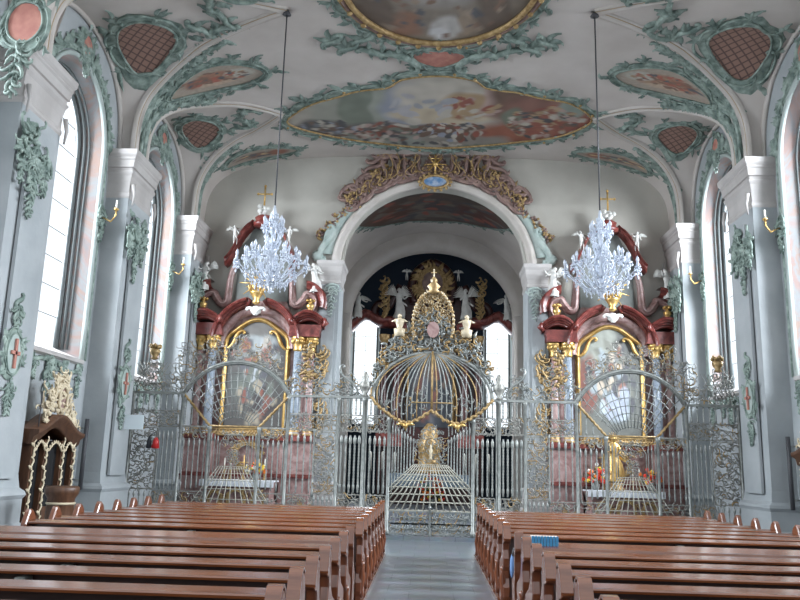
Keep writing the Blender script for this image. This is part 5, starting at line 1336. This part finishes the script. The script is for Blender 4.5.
        tt = thing('altar_cross', 'small gilt cross on a base in the middle of the left side altar', 'cross', (cx, 22.7, 1.17)); mb = MB(); mb.lathe([(.12, 0), (.05, .06), (.03, .15)], (cx, 22.7, 1.17), 8); mb.build('foot', 'goldm', tt)
        mb = MB(); mb.tube([(cx, 22.7, 1.3), (cx, 22.7, 1.85)], .02, 5); mb.tube([(cx-.13, 22.7, 1.65), (cx+.13, 22.7, 1.65)], .018, 5); mb.build('cross', 'gold', tt)
    return t
def bouquet(name, label, c, R, cols, n=40, seed=0, Hh=.5, group=None):
    t = thing(name, label, 'flowers', c, group); rng = random.Random(seed)
    mb = MB(); mb.lathe([(.07, 0), (.10, .05), (.12, .14), (.08, .2), (.10, .24)], c, 10); mb.build('vase', 'iron', t)
    mb = MB()
    for k in range(n*2):
        a = rng.uniform(0, 6.28); rr = R*math.sqrt(rng.random()); z = c[2]+.18+Hh*rng.random()*(1-.5*rr/R)
        d = Vector((math.cos(a), math.sin(a), .4)).normalized(); p = Vector((c[0]+rr*math.cos(a), c[1]+rr*math.sin(a)*.7, z)); side = d.cross(Vector((0, 0, 1))).normalized()*.03; e = p+d*.13
        mb.add([p, (p+e)/2+side, e, (p+e)/2-side], [(0, 1, 2, 3)])
    mb.build('leaves', 'leaf', t)
    for k in range(n):
        a = rng.uniform(0, 6.28); rr = R*math.sqrt(rng.random()); z = c[2]+.22+Hh*rng.random()*(1-.5*rr/R); q = .05
        mb = MB(); p = (c[0]+rr*math.cos(a), c[1]+rr*math.sin(a)*.7-.03, z)
        for j in range(6): b = 2*PI*j/6; mb.blob((p[0]+q*.6*math.cos(b), p[1]-.01, p[2]+q*.6*math.sin(b)), q*.5, m=0, n=5, k=3)
        mb.blob((p[0], p[1]-.03, p[2]), q*.4, n=5, k=3); mb.build('flower', rng.choice(cols), t)
    return t
altar(-1); altar(1)
bouquet('flower_arrangement', 'red and yellow flowers left of the gilded statue on the right side altar', (4.55, 22.35, 1.17), .34, ['redfl', 'yelfl', 'whfl', 'orfl', 'redfl'], 34, 1)
bouquet('flower_arrangement', 'red flowers at the right end of the right side altar', (6.05, 22.35, 1.17), .30, ['redfl', 'orfl', 'redfl', 'yelfl'], 26, 2)
bouquet('flower_arrangement', 'yellow and red flowers on the left side altar', (-4.85, 22.35, 1.17), .28, ['yelfl', 'redfl', 'whfl', 'orfl'], 26, 3, .35)
# ---------------------------------------------------------------- high altar in the choir
def high_altar():
    t = thing('high_altar', 'dark red and black marble high altar with gilding behind the central gate', 'altar', (0, 31.2, .39))
    yb = 32.3
    mb = MB()
    for q in (-1, 1):
        mb.box(*sorted((q*1.15, q*2.05)), 31.4, yb, .39, 6.6); mb.box(*sorted((q*3.3, q*3.69)), 31.5, yb-.3, .1, 7.3)
    mb.box(-1.2, 1.2, 31.9, yb, .39, 9.0); mb.build('retable', 'darkred', t)
    for q in (-1, 1):
        mb = MB(); rows = []
        for i in range(15):
            u = i/14; x = lerp(1.0, 3.66, u); z = 7.15+.30*math.sin(u*PI*2.1)-.0*u
            z = 7.55 if False else z+ (.85*math.exp(-((x-2.73)/.5)**2))
            rows.append([(q*x, 32.0, z-.25), (q*x, 31.3, z-.25), (q*x, 31.15, z-.1), (q*x, 31.1, z+.05), (q*x, 31.2, z+.12), (q*x, 32.0, z+.14)])
        mb.grid(rows)
        mb.build('red_cornice', 'red', t)
    mb = MB()
    for q in (-1, 1):
        for x in (1.35, 1.85, 3.45): mb.lathe([(.17, 3.0), (.15, 3.1), (.15, 5.0), (.12, 6.6)], (q*x, 31.25, 0), 12)
    mb.build('columns', 'darkred', t) if False else None
    for q in (-1, 1):
        for x in (1.35, 1.88, 3.42):
            mb = MB(); mb.lathe([(.18, 2.9), (.15, 3.0), (.15, 5.0), (.12, 6.45)], (q*x, 31.2, 0), 12); mb.build('column', 'red' if x > 3 else 'darkred', t)
            mb = MB(); mb.lathe([(.12, 6.42), (.2, 6.6), (.24, 6.75), (.24, 6.8)], (q*x, 31.2, 0), 10); mb.build('gilt_capital', 'goldm', t)
        mb = MB(); mb.box(*sorted((q*1.1, q*2.1)), 30.95, 32, 2.4, 2.9); mb.build('pedestal', 'red', t)
        # upper volutes and gilt flames
        V = [(2.1, 7.3), (2.35, 7.8), (2.1, 8.15), (1.8, 8.0), (1.6, 8.4), (1.3, 8.9)]
        mb = MB(); V = smooth_open(V, 4); mb.tube([(q*x, 31.5, z) for x, z in V], .17, 8)
        V = [(.75, 8.2), (.85, 8.8), (.7, 9.4), (.35, 9.75), (0, 9.9)]; V = smooth_open(V, 4); mb.tube([(q*x, 31.5, z) for x, z in V], .18, 8)
        mb.build('upper_volute', 'darkred', t)
        mb = MB(); rng = random.Random(6+q)
        for k in range(22): z = 7.5+k*.07; p = (q*1.95+rng.uniform(-.12, .12), z); Fh = lambda u, v, h=0: Vector((u, 31.1-h, v)); scroll(mb, Fh, p, (p[0]+.12, p[1]+.14), 1, .03, 'C', 0, 5, .05, True); mb.blob(Fh(p[0], p[1], .05), .06)
        mb.build('gilt_flower_column', 'goldm', t)
    Fh = lambda u, v, h=0: Vector((u, 31.35-h, v))
    mb = MB(); rocaille(mb, Fh, oval(0, 9.0, .45, .5), .34, 4); rng = random.Random(2)
    for k in range(30): a = rng.uniform(0, 6.28); leaf(mb, Fh, (.6*math.cos(a), 9+.65*math.sin(a)), a, .35, .12, 1, .1)
    mb.build('gilt_glory', 'goldm', t)
    mb = MB(); mb.prism(oval(0, 9.0, .45, .5, 24), lambda x, z: (x, 31.5, z), lambda x, z: (x, 31.4, z)); mb.build('glory_field', 'plum', t)
    mb = MB(); out = [(-.95, 3.2), (.95, 3.2), (.95, 6.9)]+[(.95*math.cos(PI*q/12), 6.9+.8*math.sin(PI*q/12)) for q in range(13)]+[(-.95, 6.9)]
    ph = paintfn((.035, .04, .05), [(0, .3, .6, .4, (.09, .07, .06))], 1.5, [(0, 0, .7, .8, 30, .15, [(.14, .10, .08), DK, (.12, .05, .04)])], 31)
    patch(lambda u, v, h=0: Vector((u, 31.85-h, v)), out, (0, 5.2), lambda x, z: ph(x, (z-5.3)/2.3), 16, 0, .2).build('altar_painting', 'oil', t)
    mb = MB(); mb.tube([(x, 31.8, z) for x, z in out[1:]]+[(-.95, 31.8, 3.2)], .07, 6); mb.build('gilt_frame', 'goldm', t)
    # table with cloth, tabernacle
    mb = MB(); mb.box(-1.5, 1.5, 30.3, 31.3, .39, 1.36); mb.build('altar_block', 'darkred', t)
    mb = MB(); mb.lathe([(.5, 1.4), (.5, 1.5), (.42, 1.55), (.42, 2.4), (.5, 2.5), (.3, 2.7), (.35, 3.0), (.1, 3.3)], (0, 30.95, 0), 12); mb.build('gilt_tabernacle', 'goldm', t)
    return t
high_altar()
figure('angel_statue', 'white winged angel statue with one raised arm left of the high altar glory', (-1.33, 31.0, 7.42), 1.30, .3, la=((-.17, -.05, .72), (-.26, -.1, .9)), ra=((.15, -.05, .62), (.24, -.12, .7)), wings=1.2, group='angels on the high altar')
figure('angel_statue', 'white winged angel statue holding a child right of the high altar glory', (1.33, 31.0, 7.42), 1.30, -.3, la=((-.14, -.06, .62), (-.04, -.14, .68)), ra=((.17, -.05, .74), (.28, -.1, .92)), wings=1.2, group='angels on the high altar')
figure('angel_statue', 'outermost left white angel with spread wings on the high altar', (-3.02, 31.05, 7.42), 1.12, .4, la=((-.17, -.05, .64), (-.22, -.12, .5)), ra=((.17, -.06, .66), (.28, -.14, .60)), wings=.5, group='angels on the high altar', wspread=1.3, lean=.1)
figure('angel_statue', 'outermost right white angel with spread wings on the high altar', (3.02, 31.05, 7.42), 1.12, -.4, la=((-.17, -.06, .66), (-.28, -.14, .60)), ra=((.17, -.05, .64), (.22, -.12, .5)), wings=.5, group='angels on the high altar', wspread=1.3, lean=-.1)
for s in (-1, 1): figure('putto_statue', 'small white cherub flying %s of the gilt glory' % ('left' if s < 0 else 'right'), (s*1.05, 31.2, 9.05), .5, 0, la=((-.17, -.05, .72), (-.26, -.1, .8)), ra=((.17, -.05, .7), (.26, -.12, .74)), robe=False, wings=.8, group='cherubs of the high altar')
# nearer altar table with cloth, candles and the red flowers in front
t = thing('altar_table', 'pale altar table with blue white cloth standing behind the central gate', 'table', (0, 28, .39))
mb = MB(); mb.box(-1.35, 1.35, 27.6, 28.4, 1.32, 1.39); mb.box(-1.2, 1.2, 27.75, 28.3, .39, 1.32); mb.build('table_block', 'darkred', t)
mb = MB(); mb.box(-1.38, 1.38, 27.57, 28.43, 1.39, 1.41); mb.grid([[(lerp(-1.38, 1.38, i/50), 27.56-.02*math.sin(i*.9), z) for i in range(51)] for z in (1.41, 1.0)]); mb.build('table_cloth', 'bluecloth', t)
for s in (-1, 1):
    for j, dx in enumerate((1.2, 1.62, 2.05)):
        z0 = 1.41 if dx < 1.3 else .24
        tt = thing('standing_candle', 'tall white candle on a stand, %s from the middle on the %s behind the gate' % (('first', 'second', 'third')[j], 'left' if s < 0 else 'right'), 'candle', (s*dx, 27.9, z0), 'candles behind the gate')
        mb = MB(); zt = 1.55 if j else 1.55
        mb.lathe([(.12, z0), (.03, z0+.04), (.03, zt-.1), (.07, zt)], (s*dx, 27.9, 0), 8); mb.build('stand', 'iron', tt)
        mb = MB(); mb.lathe([(.045, zt), (.045, zt+.55), (.01, zt+.6)], (s*dx, 27.9, 0), 8); mb.build('candle', 'wax', tt)
bouquet('flower_arrangement', 'large red and orange flowers on the floor before the choir altar', (.08, 26.6, .39), .48, ['redfl', 'redfl', 'orfl', 'yelfl', 'redfl'], 46, 5, 1.0)
# ---------------------------------------------------------------- pews
PI0, PI1 = .86, 5.12; PZ = .06
def pew_end_profile():
    return [(0.00, PZ), (.50, PZ), (.50, .12), (.46, .18), (.44, .30), (.47, .42), (.50, .47), (.47, .54), (.36, .58), (.24, .62), (.14, .70), (.09, .80), (.09, .88), (.07, .96), (.03, 1.01), (-.02, 1.035), (-.065, 1.03), (-.09, 1.0), (-.155, .865), (-.155, .84), (-.13, .825), (-.07, .825), (-.035, .80), (-.02, .72), (-.05, .62), (-.035, .52), (0.0, .47), (.01, .38), (-.03, .28), (-.03, .18), (0, .12)]
def make_pew(label, y, s):
    t = thing('pew', label, 'pew', (s*PI0, y, PZ), 'pews')
    for j, xx in enumerate((PI0, PI1-.09)):
        mb = MB(); P = pew_end_profile()
        x0 = xx
        rows = []
        f = lambda q, X: (s*X, y+q[0], q[1])
        cxp, czp = .16, .5
        def inset(q, k): return (lerp(q[0], .12, k), lerp(q[1], .55, k))
        rows = [[f(inset(q, .05), x0) for q in P+P[:1]], [f(q, x0+.012) for q in P+P[:1]], [f(q, x0+.064) for q in P+P[:1]], [f(inset(q, .05), x0+.076) for q in P+P[:1]]]
        mb.grid(rows, 0, False); n = len(P)
        mb.add([f(inset(q, .05), x0) for q in P], [tuple(range(n))]); mb.add([f(inset(q, .05), x0+.076) for q in P], [tuple(range(n))[::-1]])
        # bead on the bench end: baluster shaped relief
        e = mb.build('bench_end', 'woodend', t)
        if j == 0:
            mb = MB(); mb.lathe([(.01, 0), (.035, .03), (.02, .09), (.045, .25), (.02, .36), (.035, .4), (.01, .43)], (s*x0, y+.02, .10), 8); mb.build('turned_bead', 'woodend', e)
            mb = MB(); xm = s*(x0+.038); wv = .044
            mb.prism([(-.166, .845), (-.170, .862), (-.098, 1.014), (-.068, 1.044), (-.02, 1.048), (.03, 1.02), (.02, 1.005), (-.02, 1.032), (-.06, 1.028), (-.085, 1.003), (-.15, .865), (-.15, .845)], lambda a, b: (xm-wv, y+a, b), lambda a, b: (xm+wv, y+a, b)); mb.build('cap_plate', 'wood', e)
    xa, xb = sorted((s*(PI0+.09), s*(PI1-.09)))
    mb = MB(); mb.prism([(-.125, .862), (-.13, .880), (-.12, .890), (.01, .912), (.03, .905), (.03, .89)], lambda a, b: (xa, y+a, b), lambda a, b: (xb, y+a, b)); mb.build('book_ledge', 'wood', t)
    mb = MB(); mb.prism([(-.01, .45), (.012, .45), (.03, .89), (0, .89)], lambda a, b: (xa, y+a, b), lambda a, b: (xb, y+a, b)); mb.box(xa, xb, y-.01, y+.01, .12, .45); mb.build('backrest', 'wooddkshade', t)
    mb = MB(); mb.box(xa, xb, y+.0, y+.40, .43, .465); mb.build('seat', 'wooddkshade', t)
    mb = MB(); mb.box(xa, xb, y-.30, y-.14, .16, .19); mb.build('kneeler', 'wood', t)
    mb = MB(); xs = s*2.98; mb.box(xs-.035, xs+.035, y-.15, y-.02, .76, .84); mb.build('metal_bracket', 'iron', t)
    return t
ROWS = [4.52, 5.24, 5.96, 6.68, 7.40, 8.12]; ROWSA = [10.10+.72*k for k in range(8)]
ordn = ['nearest', 'second', 'third', 'fourth', 'fifth', 'sixth', 'seventh', 'farthest']
for s in (-1, 1):
    sd = 'left' if s < 0 else 'right'; proto = None
    for blk, rows in (('rear', ROWS), ('front', ROWSA)):
        for i, y in enumerate(rows):
            w = ordn[i] if not (blk == 'rear' and i == 5) else 'sixth and last'
            lab = 'brown wooden pew %s of the aisle, %s row of the %s block' % (sd, w, 'nearer' if blk == 'rear' else 'farther')
            if proto is None: proto = make_pew(lab, y, s); py = y; continue
            c = proto.copy(); COL.objects.link(c); c.location.y = y; c['label'] = lab
            for ch in [o for o in bpy.data.objects if o.parent == proto]:
                d = ch.copy(); COL.objects.link(d); d.parent = c
                for g in [o for o in bpy.data.objects if o.parent == ch]:
                    e = g.copy(); COL.objects.link(e); e.parent = d
    # parapet in front of the rear block
    y = 8.80; t = thing('pew_parapet', 'low panelled wooden parapet closing the nearer pew block, %s of the aisle' % sd, 'parapet', (s*PI0, y, PZ), 'pew parapets')
    xa, xb = sorted((s*(PI0+.09), s*(PI1-.09)))
    mb = MB(); mb.box(xa, xb, y-.02, y+.02, PZ, .86)
    for k in range(6): x0 = lerp(xa, xb, k/6)+.05; mb.box(x0, lerp(xa, xb, (k+1)/6)-.05, y+.02, y+.035, .2, .75)
    mb.build('panel', 'wooddkshade', t)
    mb = MB(); mb.prism([(-.19, .85), (-.18, .89), (.04, .93), (.06, .90), (.04, .86)], lambda a, b: (xa, y+a, b), lambda a, b: (xb, y+a, b)); mb.build('book_ledge', 'wood', t)
    for x0 in (PI0, PI1-.09):
        mb = MB(); P = [(a*.55, b) for a, b in pew_end_profile()]; n = len(P)
        mb.prism(P, lambda a, b: (s*x0, y+a, b), lambda a, b: (s*(x0+.09), y+a, b)); mb.build('bench_end', 'woodend', t)
    y = ROWSA[0]
    for k in range(6):
        x = s*(1.25+k*.72); tt = thing('hat_hook', 'small brass hat hook, %s from the aisle on the %s side' % (('first', 'second', 'third', 'fourth', 'fifth', 'sixth')[k], sd), 'hook', (x, y-.03, .78), 'hat hooks %s of the aisle' % sd)
        mb = MB(); mb.tube([(x, y-.012, .78), (x, y-.06, .77), (x, y-.08, .80)], .012, 6); mb.blob((x, y-.08, .81), .018); mb.build('hook', 'lamppaint', tt)
    # wooden platform under the pews
    for ya, yb, w in ((4.0, 9.05, 'nearer'), (9.85, 15.8, 'farther')):
        mb = MB(); xa, xb = sorted((s*.84, s*5.2)); mb.box(xa, xb, ya, yb, .001, PZ)
        tag(mb.build('pew_platform', 'wood'), 'low wooden platform under the %s pew block, %s of the aisle' % (w, sd), 'platform', 'pew platforms')
# blue booklets standing on the parapet to the right of the aisle
for k in range(9):
    x = 1.03+k*.032; mb = MB(); yb = 8.70
    mb.box(x, x+.024, yb, yb+.012+.09, .905, 1.0, 1); mb.box(x-.002, x+.026, yb-.004, yb, .903, 1.004, 0)
    mb.v = [(vx, vy, vz) for vx, vy, vz in mb.v]
    tag(mb.build('blue_booklet', ['bluebook', 'page']), 'thin blue booklet standing on the ledge, %s from the aisle' % ('first', 'second', 'third', 'fourth', 'fifth', 'sixth', 'seventh', 'eighth', 'ninth')[k], 'book', 'blue booklets on the ledge')
t = thing('blue_bag', 'small pale blue bag hanging at the aisle end of the right parapet', 'bag', (.93, 8.62, .62))
mb = MB(); mb.blob((.815, 8.62, .70), .022, .05, .12, n=10, k=8); mb.build('pouch', mat('blue_fabric', (.12, .22, .42), .8), t)
mb = MB(); mb.tube([(.815, 8.6, .8), (.83, 8.61, .88), (.815, 8.64, .8)], .006, 5); mb.build('strap', 'lead', t)
# ---------------------------------------------------------------- confessionals
def confessional(s):
    sd = 'left' if s < 0 else 'right'; t = thing('confessional', 'carved walnut confessional with black curtains and gilt crest, %s wall' % sd, 'confessional', (s*7.2, 14.75, 0), 'confessionals')
    xf = 7.08; ya, yb = 13.95, 15.7
    def X(v): return s*v
    F = lambda u, v, h=0: Vector((s*(xf-h), u, v))
    top = lambda y: 2.0+.33*math.exp(-((y-14.775)/.55)**2)
    ys = [lerp(ya, yb, k/20) for k in range(21)]
    mb = MB()
    for y in (ya, 14.42, 15.1, yb-.12): mb.box(*sorted((X(xf), X(7.66))), y, y+.12 if y != ya else y+.10, 0.01, 1.98)
    mb.box(*sorted((X(7.6), X(7.68))), ya, yb, .01, 2.2); mb.box(*sorted((X(xf), X(7.66))), ya, yb, .01, .12)
    mb.build('body', 'walnut', t)
    for (a, b, nm) in ((ya+.1, 14.42, 'l'), (14.54, 15.1, 'm'), (15.22, yb-.12, 'r')):
        mb = MB(); mb.grid([[(X(xf+.10+.025*math.sin(i*1.4)), lerp(a, b, i/16), z) for i in range(17)] for z in (.14, 1.0, 1.96)]); mb.build('curtain', 'curtain', t)
    mb = MB(); mb.box(*sorted((X(xf-.02), X(xf+.05))), 14.54, 15.1, .12, .78); mb.build('half_door', 'walnut', t)
    mb = MB(); rows = []
    for y in [lerp(ya-.08, yb+.08, k/24) for k in range(25)]:
        z = top(y); rows.append([(X(7.66), y, z), (X(xf+.02), y, z-.14), (X(xf-.03), y, z-.10), (X(xf-.05), y, z), (X(xf-.13), y, z+.05), (X(xf-.14), y, z+.12), (X(xf+.30), y, z+.14)])
    mb.grid(rows); mb.add(rows[0], [tuple(range(7))]); mb.add(rows[-1], [tuple(range(7))[::-1]]); mb.build('curved_cornice', 'walnut', t)
    mb = MB()
    for y in (ya+.05, 14.48, 15.16, yb-.06):
        for k in range(9):
            z = .25+k*.2; scroll(mb, F, (y-.03, z), (y+.03, z+.17), (-1)**k, .016, 'S', 0, 5, .02); leaf(mb, F, (y, z), PI/2+(-1)**k*.7, .13, .06, 1, .03)
    for (a, b) in ((ya+.1, 14.42), (14.54, 15.1), (15.22, yb-.12)):
        for k in range(8):
            q = k/8; z0 = 1.78+.16*math.sin(PI*q); scroll(mb, F, (lerp(a, b, q), z0), (lerp(a, b, q+.12), 1.78+.16*math.sin(PI*(q+.12))), 1, .016, 'C', 0, 4, .02, True)
    mb.build('gilt_carving', 'cream', t)
    mb = MB(); rng = random.Random(6); 
    ctop = lambda y: 2.25+1.15*math.exp(-((y-14.85)/.42)**2)+.25*math.exp(-((y-14.3)/.3)**2)
    for k in range(90):
        y = rng.uniform(ya+.25, yb-.2); z = lerp(top(y)+.08, ctop(y), rng.random())
        if z < top(y): continue
        a = rng.uniform(0, 6.28); L = rng.uniform(.12, .26); scroll(mb, F, (y, z), (y+L*math.cos(a), z+L*abs(math.sin(a))), rng.choice((-1, 1)), .017, rng.choice('CS'), 0, 5, rng.uniform(-.1, .08)); leaf(mb, F, (y, z), rng.uniform(0, 6), .16, .07, 1, .05)
    mb.tube([F(y, z, .05) for y, z in oval(14.85, 2.75, .17, .24, 18)], .03, 6, closed=True)
    mb.build('gilt_crest', 'cream', t)
    mb = MB(); mb.prism(oval(14.85, 2.75, .17, .24, 18), lambda u, v: F(u, v, .0), lambda u, v: F(u, v, .03)); mb.build('crest_medallion', 'plum', t)
    mb = MB()
    for k in range(3): y = 14.1+k*.2; mb.tube([F(y, top(y), .0), F(y, top(y)+.75-.1*k, 0)], .012, 5)
    mb.build('crest_rods', 'lead', t)
confessional(-1); confessional(1)
t = thing('lectern', 'small curved wooden prayer desk in front of the left confessional', 'desk', (-6.2, 13.4, 0))
mb = MB(); mb.lathe([(.27, .01), (.27, .1), (.23, .14), (.22, 1.0), (.27, 1.08), (.28, 1.17), (.26, 1.2)], (-6.2, 13.4, 0), 16); mb.build('drum', 'walnut', t)
mb = MB(); mb.lathe([(.228, .9), (.238, .92), (.228, .94)], (-6.2, 13.4, 0), 16); mb.build('gilt_hoop', 'cream', t)
# radiators / narrow door edge on the right wall and thin pipe behind piers
for s in (-1, 1):
    t = thing('wall_pipe', 'narrow dark heating pipe beside the %s pier next to the confessional' % ('left' if s < 0 else 'right'), 'pipe', (s*7.55, 16.98, 0), 'wall pipes')
    mb = MB(); mb.tube([(s*7.5, 17.1, 1.0), (s*7.5, 17.1, 2.5)], .045, 6); mb.build('pipe', 'lead', t)
    mb = MB()
    for z in (1.2, 2.3): mb.tube([(s*7.5, 17.1, z), (s*7.7, 17.1, z)], .02, 5)
    mb.build('clips', 'iron', t)
